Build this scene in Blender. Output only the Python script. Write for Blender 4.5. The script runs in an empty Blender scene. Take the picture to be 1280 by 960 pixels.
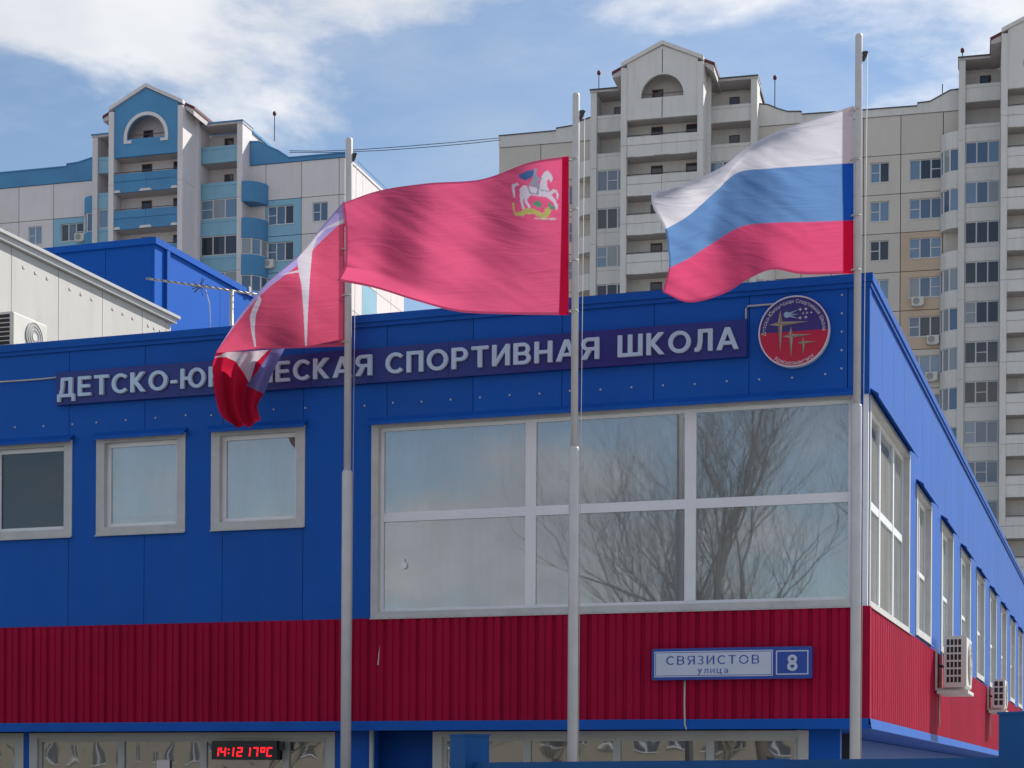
import bpy, bmesh, math, random
import numpy as np
from mathutils import Matrix, Vector, noise as mnoise
R = math.radians
random.seed(7)
sc = bpy.context.scene
COL = sc.collection

# ------------------------------------------------------------------ camera
FPX = 2268.0            # focal length in pixels of the 1280 px wide photograph
ROLL = 0.0056
PY = 495.0              # horizon below the picture centre
EYE = 1.65
cam_d = bpy.data.cameras.new('camera')
cam = bpy.data.objects.new('camera', cam_d)
COL.objects.link(cam)
cam_d.sensor_fit = 'HORIZONTAL'
cam_d.sensor_width = 36.0
cam_d.lens = FPX / 1280.0 * 36.0
cam_d.shift_x = PY * math.sin(ROLL) / 1280.0
cam_d.shift_y = PY * math.cos(ROLL) / 1280.0
cam_d.clip_start = 0.1
cam_d.clip_end = 4000
cam.matrix_world = Matrix.Translation((0, 0, EYE)) @ Matrix.Rotation(R(90), 4, 'X') @ Matrix.Rotation(ROLL, 4, 'Z')
sc.camera = cam

# ------------------------------------------------------------------ light
SUN_AZ = 51.0           # degrees clockwise from +Y (to the right, behind the school)
SUN_EL = 40.0
SKY_STRENGTH = 0.084
sd = bpy.data.lights.new('sun', 'SUN')
sd.energy = 4.3
sd.angle = R(0.5)
sd.color = (1.0, 0.95, 0.87)
so = bpy.data.objects.new('sun', sd)
COL.objects.link(so)
sv = Vector((math.sin(R(SUN_AZ)) * math.cos(R(SUN_EL)), math.cos(R(SUN_AZ)) * math.cos(R(SUN_EL)), math.sin(R(SUN_EL))))
so.rotation_euler = (-sv).to_track_quat('-Z', 'Y').to_euler()
so.location = sv * 300

sc.view_settings.view_transform = 'Standard'
sc.view_settings.look = 'None'
sc.view_settings.gamma = 1.0
sc.view_settings.exposure = 0.6
sc.view_settings.use_curve_mapping = False

# ------------------------------------------------------------------ sky with clouds
CLOUD_OFF = (5.524, 16.40, 0.0)
world = bpy.data.worlds.new('World')
sc.world = world
world.use_nodes = True
wt = world.node_tree
wt.nodes.clear()
def wn(t, **k):
    n = wt.nodes.new(t)
    for a, b in k.items():
        setattr(n, a, b)
    return n
def wmath(op, a, b=None, c=None, clamp=False):
    n = wn('ShaderNodeMath', operation=op)
    n.use_clamp = clamp
    for i, v in enumerate((a, b, c)):
        if v is None: continue
        if isinstance(v, (int, float)): n.inputs[i].default_value = v
        else: wt.links.new(v, n.inputs[i])
    return n.outputs[0]
sky = wn('ShaderNodeTexSky', sky_type='NISHITA')
sky.sun_disc = False
sky.sun_elevation = R(SUN_EL)
sky.sun_rotation = R(SUN_AZ)
sky.altitude = 150
sky.air_density = 1.0
sky.dust_density = 0.15
sky.ozone_density = 1.0
tc = wn('ShaderNodeTexCoord')
sep = wn('ShaderNodeSeparateXYZ')
wt.links.new(tc.outputs['Generated'], sep.inputs[0])
zc = wmath('MAXIMUM', sep.outputs[2], 0.0)
den = wmath('ADD', zc, 0.30)
px_ = wmath('DIVIDE', sep.outputs[0], den)
py_ = wmath('DIVIDE', sep.outputs[1], den)
cmb = wn('ShaderNodeCombineXYZ')
wt.links.new(px_, cmb.inputs[0]); wt.links.new(py_, cmb.inputs[1])
mp = wn('ShaderNodeMapping')
mp.inputs['Location'].default_value = CLOUD_OFF
wt.links.new(cmb.outputs[0], mp.inputs[0])
n1 = wn('ShaderNodeTexNoise')
n1.inputs['Scale'].default_value = 1.9
n1.inputs['Detail'].default_value = 9
n1.inputs['Roughness'].default_value = 0.58
n1.inputs['Distortion'].default_value = 0.25
wt.links.new(mp.outputs[0], n1.inputs['Vector'])
r1 = wn('ShaderNodeValToRGB')
r1.color_ramp.elements[0].position = 0.465
r1.color_ramp.elements[1].position = 0.585
r1.color_ramp.interpolation = 'EASE'
wt.links.new(n1.outputs[0], r1.inputs[0])
# thin veil of high cloud
mp2 = wn('ShaderNodeMapping')
mp2.inputs['Location'].default_value = (7.3, 2.2, 0)
mp2.inputs['Scale'].default_value = (1.0, 1.6, 1)
mp2.inputs['Rotation'].default_value = (0, 0, R(35))
wt.links.new(cmb.outputs[0], mp2.inputs[0])
n2 = wn('ShaderNodeTexNoise')
n2.inputs['Scale'].default_value = 2.6
n2.inputs['Detail'].default_value = 8
n2.inputs['Roughness'].default_value = 0.6
wt.links.new(mp2.outputs[0], n2.inputs['Vector'])
r2 = wn('ShaderNodeValToRGB')
r2.color_ramp.elements[0].position = 0.46
r2.color_ramp.elements[1].position = 0.80
wt.links.new(n2.outputs[0], r2.inputs[0])
veil = wmath('MULTIPLY', r2.outputs[0], 0.42)
cm = wmath('MAXIMUM', wmath('MULTIPLY', r1.outputs[0], 0.92), veil)
# brightness inside the cloud (thick parts greyer)
n3 = wn('ShaderNodeTexNoise')
n3.inputs['Scale'].default_value = 3.2
n3.inputs['Detail'].default_value = 6
wt.links.new(mp.outputs[0], n3.inputs['Vector'])
r3 = wn('ShaderNodeValToRGB')
r3.color_ramp.elements[0].position = 0.35
r3.color_ramp.elements[0].color = (5.4, 5.6, 6.0, 1)
r3.color_ramp.elements[1].position = 0.62
r3.color_ramp.elements[1].color = (8.2, 8.2, 8.3, 1)
wt.links.new(n3.outputs[0], r3.inputs[0])
mixc = wn('ShaderNodeMixRGB')
wt.links.new(cm, mixc.inputs[0])
wt.links.new(sky.outputs[0], mixc.inputs[1])
wt.links.new(r3.outputs[0], mixc.inputs[2])
bg = wn('ShaderNodeBackground')
bg.inputs[1].default_value = SKY_STRENGTH
wt.links.new(mixc.outputs[0], bg.inputs[0])
wo = wn('ShaderNodeOutputWorld')
wt.links.new(bg.outputs[0], wo.inputs[0])

# ------------------------------------------------------------------ helpers
def derot(x, y):
    dx, dy = x - 640.0, y - 480.0
    return dx * math.cos(ROLL) + dy * math.sin(ROLL), -dx * math.sin(ROLL) + dy * math.cos(ROLL)
def W(x, y, depth):
    """point of the place that the pixel shows at a distance of depth metres"""
    dx, dy = derot(x, y)
    return Vector((dx / FPX * depth, depth, EYE + (PY - dy) / FPX * depth))
class Frame:
    """a building's own axes: u along the front (to the right), v into the depth"""
    def __init__(s, origin, deg):
        s.o = Vector(origin[:2]); a = R(deg); s.a = a
        s.ux = Vector((math.cos(a), -math.sin(a))); s.vx = Vector((math.sin(a), math.cos(a)))
    def front(s, x, y, v=0.0):
        dx, dy = derot(x, y); d = Vector((dx / FPX, 1.0))
        t = (v + s.o.dot(s.vx)) / d.dot(s.vx)
        return (d * t - s.o).dot(s.ux), EYE + (PY - dy) / FPX * t
    def side(s, x, y, u=0.0):
        dx, dy = derot(x, y); d = Vector((dx / FPX, 1.0))
        t = (u + s.o.dot(s.ux)) / d.dot(s.ux)
        return (d * t - s.o).dot(s.vx), EYE + (PY - dy) / FPX * t
    def local(s, p):
        q = Vector(p[:2]) - s.o
        return q.dot(s.ux), q.dot(s.vx), p[2]
    def world(s, u, v, z):
        q = s.o + s.ux * u + s.vx * v
        return Vector((q.x, q.y, z))
    def empty(s, name):
        e = bpy.data.objects.new(name, None); COL.objects.link(e)
        e.location = (s.o.x, s.o.y, 0); e.rotation_euler = (0, 0, -s.a)
        e.empty_display_size = 0.3
        return e

def MF(a, c, b): return (a, c, b)          # front wall: a along, c inwards, b up
def MS(a, c, b): return (-c, a, b)         # right-hand side wall

class MB:
    def __init__(s): s.v = []; s.f = []; s.sm = False
    def box(s, a0, a1, c0, c1, b0, b1, m=MF):
        n = len(s.v)
        for b in (b0, b1):
            for a, c in ((a0, c0), (a1, c0), (a1, c1), (a0, c1)):
                s.v.append(m(a, c, b))
        s.f += [tuple(n + i for i in q) for q in ((0, 3, 2, 1), (4, 5, 6, 7), (0, 1, 5, 4), (1, 2, 6, 5), (2, 3, 7, 6), (3, 0, 4, 7))]
        return s
    def prism(s, poly, c0, c1, m=MF):
        """poly of (a,b) points, extruded from c0 to c1"""
        n = len(s.v); k = len(poly)
        for c in (c0, c1):
            for a, b in poly: s.v.append(m(a, c, b))
        s.f.append(tuple(n + i for i in range(k))); s.f.append(tuple(n + k + i for i in reversed(range(k))))
        for i in range(k):
            j = (i + 1) % k
            s.f.append((n + i, n + k + i, n + k + j, n + j))
        return s
    def quad(s, *p):
        n = len(s.v); s.v += [tuple(q) for q in p]; s.f.append(tuple(range(n, n + len(p)))); return s
    def tube(s, pts, rad, k=8, caps=True):
        pts = [Vector(p) for p in pts]
        rads = rad if isinstance(rad, (list, tuple)) else [rad] * len(pts)
        n = len(s.v)
        for i, p in enumerate(pts):
            if i == 0: t = pts[1] - p
            elif i == len(pts) - 1: t = p - pts[i - 1]
            else: t = pts[i + 1] - pts[i - 1]
            t.normalize()
            up = Vector((0, 0, 1)) if abs(t.z) < 0.9 else Vector((1, 0, 0))
            x = t.cross(up).normalized(); y = t.cross(x)
            for j in range(k):
                an = 2 * math.pi * j / k
                s.v.append(tuple(p + (x * math.cos(an) + y * math.sin(an)) * rads[i]))
        for i in range(len(pts) - 1):
            for j in range(k):
                j2 = (j + 1) % k
                s.f.append((n + i * k + j, n + i * k + j2, n + (i + 1) * k + j2, n + (i + 1) * k + j))
        if caps:
            s.f.append(tuple(n + j for j in range(k))); s.f.append(tuple(n + (len(pts) - 1) * k + j for j in reversed(range(k))))
        return s
    def mesh(s, name, mat, smooth=False, normals=True):
        me = bpy.data.meshes.new(name)
        me.from_pydata([tuple(p) for p in s.v], [], s.f)
        if normals:
            bm = bmesh.new(); bm.from_mesh(me)
            bmesh.ops.recalc_face_normals(bm, faces=bm.faces)
            bm.to_mesh(me); bm.free()
        if mat: me.materials.append(mat)
        if smooth:
            me.polygons.foreach_set('use_smooth', [True] * len(me.polygons))
        return me

def put(name, data, parent=None, loc=None):
    o = bpy.data.objects.new(name, data); COL.objects.link(o)
    if parent: o.parent = parent
    if loc: o.location = loc
    return o
def obj(name, mb, mat, parent=None, smooth=False, loc=None):
    return put(name, mb.mesh(name, mat, smooth), parent, loc)
def tag(o, label=None, cat=None, group=None, kind=None):
    if label: o['label'] = label
    if cat: o['category'] = cat
    if group: o['group'] = group
    if kind: o['kind'] = kind
    return o
def rects_minus(r, holes):
    """split the rectangle r = (a0,a1,b0,b1) around the holes"""
    out = [r]
    for h in holes:
        nxt = []
        for q in out:
            a0, a1, b0, b1 = q
            x0, x1 = max(a0, h[0]), min(a1, h[1]); y0, y1 = max(b0, h[2]), min(b1, h[3])
            if x0 >= x1 or y0 >= y1: nxt.append(q); continue
            if a0 < x0: nxt.append((a0, x0, b0, b1))
            if x1 < a1: nxt.append((x1, a1, b0, b1))
            if b0 < y0: nxt.append((x0, x1, b0, y0))
            if y1 < b1: nxt.append((x0, x1, y1, b1))
        out = nxt
    return [q for q in out if q[1] - q[0] > 0.004 and q[3] - q[2] > 0.004]

# ------------------------------------------------------------------ materials
def mat(name, col, rough=0.6, var=0.12, scale=1.2, streak=0.0, metal=0.0, spec=0.4, bump=0.0, bscale=60.0, dirt=0.0, dirtcol=(0.12, 0.11, 0.10), rv=0.04):
    m = bpy.data.materials.new(name); m.use_nodes = True
    t = m.node_tree; b = t.nodes['Principled BSDF']
    b.inputs['Roughness'].default_value = rough
    b.inputs['Metallic'].default_value = metal
    b.inputs['Specular IOR Level'].default_value = spec
    tcn = t.nodes.new('ShaderNodeTexCoord')
    no = t.nodes.new('ShaderNodeTexNoise'); no.inputs['Scale'].default_value = scale; no.inputs['Detail'].default_value = 6
    no.inputs['Roughness'].default_value = 0.62
    t.links.new(tcn.outputs['Object'], no.inputs['Vector'])
    mr = t.nodes.new('ShaderNodeMapRange')
    mr.inputs[1].default_value = 0.25; mr.inputs[2].default_value = 0.75
    mr.inputs[3].default_value = 1 - var; mr.inputs[4].default_value = 1 + var
    t.links.new(no.outputs[0], mr.inputs[0])
    mx = t.nodes.new('ShaderNodeVectorMath'); mx.operation = 'SCALE'
    mx.inputs[0].default_value = col
    oi = t.nodes.new('ShaderNodeObjectInfo')
    m1 = t.nodes.new('ShaderNodeMath'); m1.operation = 'MULTIPLY_ADD'; m1.inputs[1].default_value = 2 * rv; m1.inputs[2].default_value = 1 - rv
    t.links.new(oi.outputs['Random'], m1.inputs[0])
    m2 = t.nodes.new('ShaderNodeMath'); m2.operation = 'MULTIPLY'
    t.links.new(mr.outputs[0], m2.inputs[0]); t.links.new(m1.outputs[0], m2.inputs[1])
    t.links.new(m2.outputs[0], mx.inputs['Scale'])
    last = mx.outputs[0]
    if streak or dirt:
        mp_ = t.nodes.new('ShaderNodeMapping'); mp_.inputs['Scale'].default_value = (2.2, 2.2, 0.22) if streak else (1, 1, 1)
        t.links.new(tcn.outputs['Object'], mp_.inputs[0])
        n_ = t.nodes.new('ShaderNodeTexNoise'); n_.inputs['Scale'].default_value = 1.3 if streak else 2.5
        n_.inputs['Detail'].default_value = 7; n_.inputs['Roughness'].default_value = 0.68
        t.links.new(mp_.outputs[0], n_.inputs['Vector'])
        rp = t.nodes.new('ShaderNodeMapRange'); rp.inputs[1].default_value = 0.50; rp.inputs[2].default_value = 0.78
        rp.inputs[3].default_value = 0.0; rp.inputs[4].default_value = streak or dirt
        t.links.new(n_.outputs[0], rp.inputs[0])
        mi = t.nodes.new('ShaderNodeMixRGB'); mi.inputs[2].default_value = (*dirtcol, 1)
        t.links.new(rp.outputs[0], mi.inputs[0]); t.links.new(last, mi.inputs[1])
        last = mi.outputs[0]
    t.links.new(last, b.inputs['Base Color'])
    if bump:
        bn = t.nodes.new('ShaderNodeTexNoise'); bn.inputs['Scale'].default_value = bscale; bn.inputs['Detail'].default_value = 4
        t.links.new(tcn.outputs['Object'], bn.inputs['Vector'])
        bu = t.nodes.new('ShaderNodeBump'); bu.inputs['Strength'].default_value = bump; bu.inputs['Distance'].default_value = 0.02
        t.links.new(bn.outputs[0], bu.inputs['Height']); t.links.new(bu.outputs[0], b.inputs['Normal'])
    return m
def emis(name, col, st):
    m = bpy.data.materials.new(name); m.use_nodes = True
    b = m.node_tree.nodes['Principled BSDF']
    b.inputs['Base Color'].default_value = (*col, 1); b.inputs['Emission Color'].default_value = (*col, 1)
    b.inputs['Emission Strength'].default_value = st
    return m
def glass(name, tint, gloss, wob=0.0, dust=0.0):
    """a flat pane: part mirror, part clear"""
    m = bpy.data.materials.new(name); m.use_nodes = True
    t = m.node_tree; t.nodes.clear()
    tr = t.nodes.new('ShaderNodeBsdfTransparent'); tr.inputs[0].default_value = (*tint, 1)
    gl = t.nodes.new('ShaderNodeBsdfGlossy'); gl.inputs['Roughness'].default_value = 0.015
    gl.inputs[0].default_value = (0.93, 0.97, 1.0, 1)
    lw = t.nodes.new('ShaderNodeLayerWeight'); lw.inputs[0].default_value = 0.25
    mr = t.nodes.new('ShaderNodeMapRange'); mr.inputs[3].default_value = gloss; mr.inputs[4].default_value = 1.0
    t.links.new(lw.outputs['Fresnel'], mr.inputs[0])
    mx = t.nodes.new('ShaderNodeMixShader')
    t.links.new(mr.outputs[0], mx.inputs[0]); t.links.new(tr.outputs[0], mx.inputs[1]); t.links.new(gl.outputs[0], mx.inputs[2])
    if wob:
        tcn = t.nodes.new('ShaderNodeTexCoord'); no = t.nodes.new('ShaderNodeTexNoise'); no.inputs['Scale'].default_value = 0.9; no.inputs['Detail'].default_value = 2
        t.links.new(tcn.outputs['Object'], no.inputs[0])
        bu = t.nodes.new('ShaderNodeBump'); bu.inputs['Strength'].default_value = wob; bu.inputs['Distance'].default_value = 0.05
        t.links.new(no.outputs[0], bu.inputs['Height']); t.links.new(bu.outputs[0], gl.inputs['Normal'])
    last = mx.outputs[0]
    if dust:
        df = t.nodes.new('ShaderNodeBsdfDiffuse'); df.inputs[0].default_value = (.50, .50, .47, 1)
        tc2 = t.nodes.new('ShaderNodeTexCoord'); mp3 = t.nodes.new('ShaderNodeMapping'); mp3.inputs['Scale'].default_value = (1.6, 1.6, .5)
        nd = t.nodes.new('ShaderNodeTexNoise'); nd.inputs['Scale'].default_value = 1.4; nd.inputs['Detail'].default_value = 7; nd.inputs['Roughness'].default_value = .65
        t.links.new(tc2.outputs['Object'], mp3.inputs[0]); t.links.new(mp3.outputs[0], nd.inputs[0])
        md = t.nodes.new('ShaderNodeMapRange'); md.inputs[1].default_value = .3; md.inputs[2].default_value = .75; md.inputs[3].default_value = dust * .6; md.inputs[4].default_value = dust * 1.4
        t.links.new(nd.outputs[0], md.inputs[0])
        mx2 = t.nodes.new('ShaderNodeMixShader'); t.links.new(md.outputs[0], mx2.inputs[0]); t.links.new(last, mx2.inputs[1]); t.links.new(df.outputs[0], mx2.inputs[2])
        last = mx2.outputs[0]
    o = t.nodes.new('ShaderNodeOutputMaterial'); t.links.new(last, o.inputs[0])
    return m
def dark_glass(name, col, gloss):
    m = bpy.data.materials.new(name); m.use_nodes = True
    b = m.node_tree.nodes['Principled BSDF']
    b.inputs['Base Color'].default_value = (*col, 1); b.inputs['Roughness'].default_value = 0.03
    b.inputs['IOR'].default_value = gloss
    return m

M = {}
M['blue'] = mat('blue_sheet', (0.003, 0.088, 0.41), 0.5, 0.10, 0.6, bump=0.03, bscale=2.2, spec=0.18, streak=0.22, dirtcol=(0.03, 0.11, 0.32), rv=0.05)
M['blue_trim'] = mat('blue_trim', (0.008, 0.090, 0.40), 0.5, 0.12, 2.0, spec=0.12)
M['red'] = mat('red_sheet', (0.345, 0.006, 0.040), 0.65, 0.14, 0.9, streak=0.25, spec=0.07, dirtcol=(0.22, 0.02, 0.05), rv=0.07)
M['backing'] = mat('joint_backing', (0.004, 0.045, 0.22), 0.8, 0.1, spec=0.1)
M['trim'] = mat('window_surround', (0.50, 0.50, 0.49), 0.55, 0.12, 3.0, dirt=0.35, dirtcol=(0.26, 0.23, 0.21))
M['pvc'] = mat('white_plastic', (0.74, 0.75, 0.77), 0.35, 0.05, 3.0)
M['beige'] = mat('beige_plastic', (0.46, 0.44, 0.40), 0.45, 0.08, 3.0)
M['glass'] = glass('window_glass', (0.72, 0.76, 0.78), 0.25, 0.03, 0.26)
M['glass_clear'] = glass('clear_glass', (0.45, 0.46, 0.48), 0.04, 0.03, 0.02)
M['glass_low'] = glass('ground_floor_glass', (0.6, 0.6, 0.58), 0.30, 0.10, 0.06)
M['blind'] = mat('blind_fabric', (0.52, 0.54, 0.55), 0.8, 0.06, 3.0)
M['interior'] = mat('interior_paint', (0.34, 0.34, 0.33), 0.8, 0.1)
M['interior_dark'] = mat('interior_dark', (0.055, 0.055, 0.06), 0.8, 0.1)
M['roofing'] = mat('roofing', (0.16, 0.16, 0.17), 0.9, 0.2)
M['grey_panel'] = mat('grey_panel', (0.48, 0.475, 0.46), 0.6, 0.07, 0.8, streak=0.3, dirtcol=(0.30, 0.29, 0.26), spec=0.2)
M['grey_cap'] = mat('grey_cap', (0.46, 0.46, 0.46), 0.4, 0.06, 2.0)
M['hall_blue'] = mat('hall_blue', (0.008, 0.095, 0.44), 0.5, 0.08, 0.6, spec=0.1)
M['navy'] = mat('sign_navy', (0.012, 0.024, 0.19), 0.4, 0.08, 2.0)
M['letter'] = mat('letter_face', (0.44, 0.58, 0.74), 0.45, 0.06, 4.0)
M['letter_side'] = mat('letter_side', (0.66, 0.67, 0.70), 0.5, 0.05, 4.0)
M['steel'] = mat('pole_steel', (0.56, 0.54, 0.54), 0.42, 0.08, 4.0, spec=0.5, dirt=0.2, dirtcol=(0.25, 0.22, 0.2))
M['rivet'] = mat('rivet_zinc', (0.42, 0.45, 0.50), 0.4, 0.1)
M['ac'] = mat('conditioner_white', (0.60, 0.59, 0.55), 0.45, 0.06, 3.0, dirt=0.25, dirtcol=(0.35, 0.32, 0.27))
M['ac_dark'] = mat('conditioner_grille', (0.02, 0.02, 0.025), 0.6, 0.1)
M['ac_fan'] = mat('conditioner_fan', (0.30, 0.30, 0.31), 0.5, 0.1)
M['cable'] = mat('grey_cable', (0.50, 0.48, 0.45), 0.6, 0.1)
M['black'] = mat('black_plastic', (0.010, 0.010, 0.012), 0.35, 0.1)
M['led'] = emis('led_red', (1.0, 0.008, 0.015), 1.3)
M['em_navy'] = mat('emblem_navy', (0.040, 0.035, 0.20), 0.4, 0.06, 4)
M['em_red'] = mat('emblem_red', (0.46, 0.016, 0.055), 0.4, 0.06, 4)
M['em_white'] = mat('emblem_white', (0.62, 0.60, 0.66), 0.45, 0.05, 4)
M['em_gold'] = mat('emblem_gold', (0.22, 0.18, 0.15), 0.4, 0.1, 8)
M['em_pale'] = mat('emblem_pale', (0.36, 0.30, 0.24), 0.4, 0.1, 8)
M['em_comet'] = mat('emblem_comet', (0.30, 0.45, 0.62), 0.4, 0.08, 8)
M['st_blue'] = mat('plate_blue', (0.020, 0.065, 0.34), 0.35, 0.06, 3)
M['st_white'] = mat('plate_white', (0.52, 0.55, 0.66), 0.4, 0.04, 3)
M['fence'] = mat('fence_blue', (0.008, 0.085, 0.27), 0.5, 0.14, 2.5, spec=0.15)
M['asphalt'] = mat('pale_ground', (0.26, 0.25, 0.235), 0.95, 0.25, 0.5, bump=0.3, bscale=40, spec=0.1)
M['paving'] = mat('paving', (0.22, 0.21, 0.20), 0.9, 0.2, 1.5, bump=0.3)
M['bark'] = mat('bark', (0.075, 0.062, 0.052), 0.9, 0.3, 6)
M['paper'] = mat('paper', (0.70, 0.62, 0.60), 0.7, 0.04)
# apartment blocks
M['a_grey'] = mat('block_lilac_grey', (0.69, 0.645, 0.66), 0.85, 0.05, 0.4, streak=0.22, dirtcol=(0.36, 0.34, 0.33))
M['a_sky'] = mat('block_pale_blue', (0.25, 0.46, 0.60), 0.85, 0.07, 0.5, streak=0.25, dirtcol=(0.18, 0.28, 0.36))
M['a_blue'] = mat('block_blue', (0.085, 0.26, 0.48), 0.85, 0.10, 0.5, streak=0.30, dirtcol=(0.10, 0.20, 0.33))
M['b_white'] = mat('block_white', (0.66, 0.64, 0.62), 0.85, 0.05, 0.4, streak=0.30, dirtcol=(0.34, 0.32, 0.30))
M['b_beige'] = mat('block_beige', (0.60, 0.55, 0.505), 0.85, 0.05, 0.4, streak=0.16, dirtcol=(0.34, 0.31, 0.28))
M['b_peach'] = mat('block_peach', (0.54, 0.42, 0.32), 0.85, 0.06, 0.4, streak=0.16, dirtcol=(0.36, 0.27, 0.20))
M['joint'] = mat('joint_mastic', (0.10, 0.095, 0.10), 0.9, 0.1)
M['maroon'] = mat('roof_maroon', (0.12, 0.022, 0.030), 0.6, 0.15, 1.0)
M['soffit'] = mat('soffit', (0.52, 0.48, 0.48), 0.8, 0.1)
M['brownframe'] = mat('brown_frame', (0.13, 0.055, 0.045), 0.7, 0.15, 4)
M['rail'] = mat('dark_rail', (0.05, 0.045, 0.05), 0.6, 0.1)
M['a_pane'] = [dark_glass('pane_blue', (0.075, 0.125, 0.21), 1.75), dark_glass('pane_dark', (0.035, 0.042, 0.06), 1.6), dark_glass('pane_curtain', (0.27, 0.30, 0.33), 1.6), dark_glass('pane_sky', (0.14, 0.23, 0.34), 1.8)]

# ------------------------------------------------------------------ ground
def sheet(name, x0, x1, y0, y1, z, m):
    o = obj(name, MB().quad((x0, y0, z), (x1, y0, z), (x1, y1, z), (x0, y1, z)), m)
    return tag(o, kind='structure')
sheet('ground', -2500, 2500, -2500, 2500, 0.0, M['asphalt'])

# =================================================================== SCHOOL
SF = Frame(W(1085, 600, 21.6), 18.8)
school = SF.empty('school_building')
tag(school, 'blue sports school with red ribbed band and large corner window behind the flagpoles', 'building')
Z_ROOF = SF.front(1085, 342)[1]
Z_BORD = SF.front(1085, 757.5)[1]
Z_REDB = SF.front(1085, 898)[1]
Z_STRIP = SF.front(1085, 911)[1]
U_LEFT, V_BACK = -24.0, 46.0

# openings of the upper storey: (a0,a1,b0,b1)
def fr(x0, y0, x1, y1, v=0):
    u0, z0 = SF.front(x0, y1, v); u1, z1 = SF.front(x1, y0, v)
    return u0, u1, z0, z1
small_z0 = SF.front(264, 663)[1]; small_z1 = SF.front(382, 531)[1]
front_open = []
for xa, xb in ((264, 381.5), (120.5, 232), (-30, 89)):
    front_open.append((SF.front(xa, 600)[0], SF.front(xb, 600)[0], small_z0, small_z1))
wd = front_open[0][1] - front_open[0][0]; pitch = front_open[0][0] - front_open[1][0]
front_open[2] = (front_open[1][0] - pitch, front_open[1][0] - pitch + wd, small_z0, small_z1)
for k in (2, 3, 4):
    front_open.append((front_open[1][0] - k * pitch, front_open[1][0] - k * pitch + wd, small_z0, small_z1))
BIG_Z0 = Z_BORD + 0.004; BIG_Z1 = SF.front(466, 529)[1]
big = (SF.front(464, 650)[0], -0.10, BIG_Z0, BIG_Z1)
front_open.append(big)
side_open = []
v1 = SF.side(1136.5, 700)[0]
sbig = (0.10, v1, BIG_Z0, BIG_Z1)
side_open.append(sbig)
nz0 = SF.side(1164, 807)[1]; nz1 = SF.side(1145, 604)[1]
nx = [(1145, 1164), (1176, 1191), (1200, 1214), (1221, 1232)]
starts = [SF.side(a, 700)[0] for a, b in nx]
nw = SF.side(1164, 700)[0] - starts[0]
np_ = (starts[3] - starts[0]) / 3.0
narrow = [(starts[0] + k * np_, starts[0] + k * np_ + nw, nz0, nz1) for k in range(9)]
side_open += narrow

# wall core so that no light leaks, then the sandwich panels with their joints
PANEL = 1.19
def touching(rs):
    gs = []
    for r in rs:
        hit = [g for g in gs if any(r[0] <= q[1] + 1e-6 and q[0] <= r[1] + 1e-6 and r[2] <= q[3] + 1e-6 and q[2] <= r[3] + 1e-6 for q in g)]
        new = [r] + [q for g in hit for q in g]
        gs = [g for g in gs if g not in hit] + [new]
    return gs
def cladding(holes, a_from, a_to, b0, b1, m, dirn):
    a = a_from
    while (a < a_to - 0.01):
        n = min(a + PANEL, a_to)
        g = 0.004
        for grp in touching(rects_minus((a + g, n - g, b0, b1), holes)):
            mb = MB()
            for q in grp: mb.box(q[0], q[1], 0.0, 0.06, q[2], q[3], m)
            obj('wall_panel', mb, M['blue'], school)
        a = n
j0 = SF.front(936, 500)[0] + PANEL
n_left = math.ceil((j0 - U_LEFT) / PANEL)
cladding(front_open, j0 - n_left * PANEL, j0 - 0.0, Z_BORD, Z_ROOF - 0.1, MF, 1) if j0 <= -0.05 else cladding(front_open, j0 - PANEL - n_left * PANEL, j0 - PANEL, Z_BORD, Z_ROOF - 0.1, MF, 1)
j_end = j0 if j0 <= -0.05 else j0 - PANEL
mb = MB()
for q in rects_minus((j_end + 0.006, -0.06, Z_BORD, Z_ROOF - 0.1), front_open): mb.box(q[0], q[1], 0, 0.06, q[2], q[3])
obj('wall_panel', mb, M['blue'], school)
cladding(side_open, 0.06, V_BACK, Z_BORD, Z_ROOF - 0.1, MS, 1)
mb = MB()
for q in rects_minus((U_LEFT, -0.125, Z_REDB, Z_ROOF - 0.12), front_open): mb.box(q[0], q[1], 0.065, 0.12, q[2], q[3], MF)
for q in rects_minus((0.13, V_BACK, Z_REDB, Z_ROOF - 0.12), side_open): mb.box(q[0], q[1], 0.065, 0.12, q[2], q[3], MS)
obj('wall_core', mb, M['backing'], school)
# corner flashing
mb = MB(); t = 0.11
mb.box(-t, 0.012, -0.012, -0.002, BIG_Z1 - 0.02, Z_ROOF - 0.1); mb.box(-0.002, t, -0.012, -0.002, BIG_Z1 - 0.02, Z_ROOF - 0.1, MS)
obj('corner_flashing', mb, M['blue_trim'], school)
# parapet cap
mb = MB()
mb.box(U_LEFT, 0.05, -0.05, 0.35, Z_ROOF - 0.10, Z_ROOF); mb.box(0.351, V_BACK, -0.05, 0.35, Z_ROOF - 0.10, Z_ROOF, MS)
mb.box(U_LEFT, 0.03, -0.03, -0.001, Z_ROOF - 0.155, Z_ROOF - 0.101); mb.box(0.0, V_BACK, -0.03, -0.001, Z_ROOF - 0.155, Z_ROOF - 0.101, MS)
obj('parapet_cap', mb, M['blue_trim'], school)
mb = MB().box(U_LEFT, -0.13, 0.13, V_BACK, Z_ROOF - 0.5, Z_ROOF - 0.4)
obj('roof', mb, M['roofing'], school)
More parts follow.
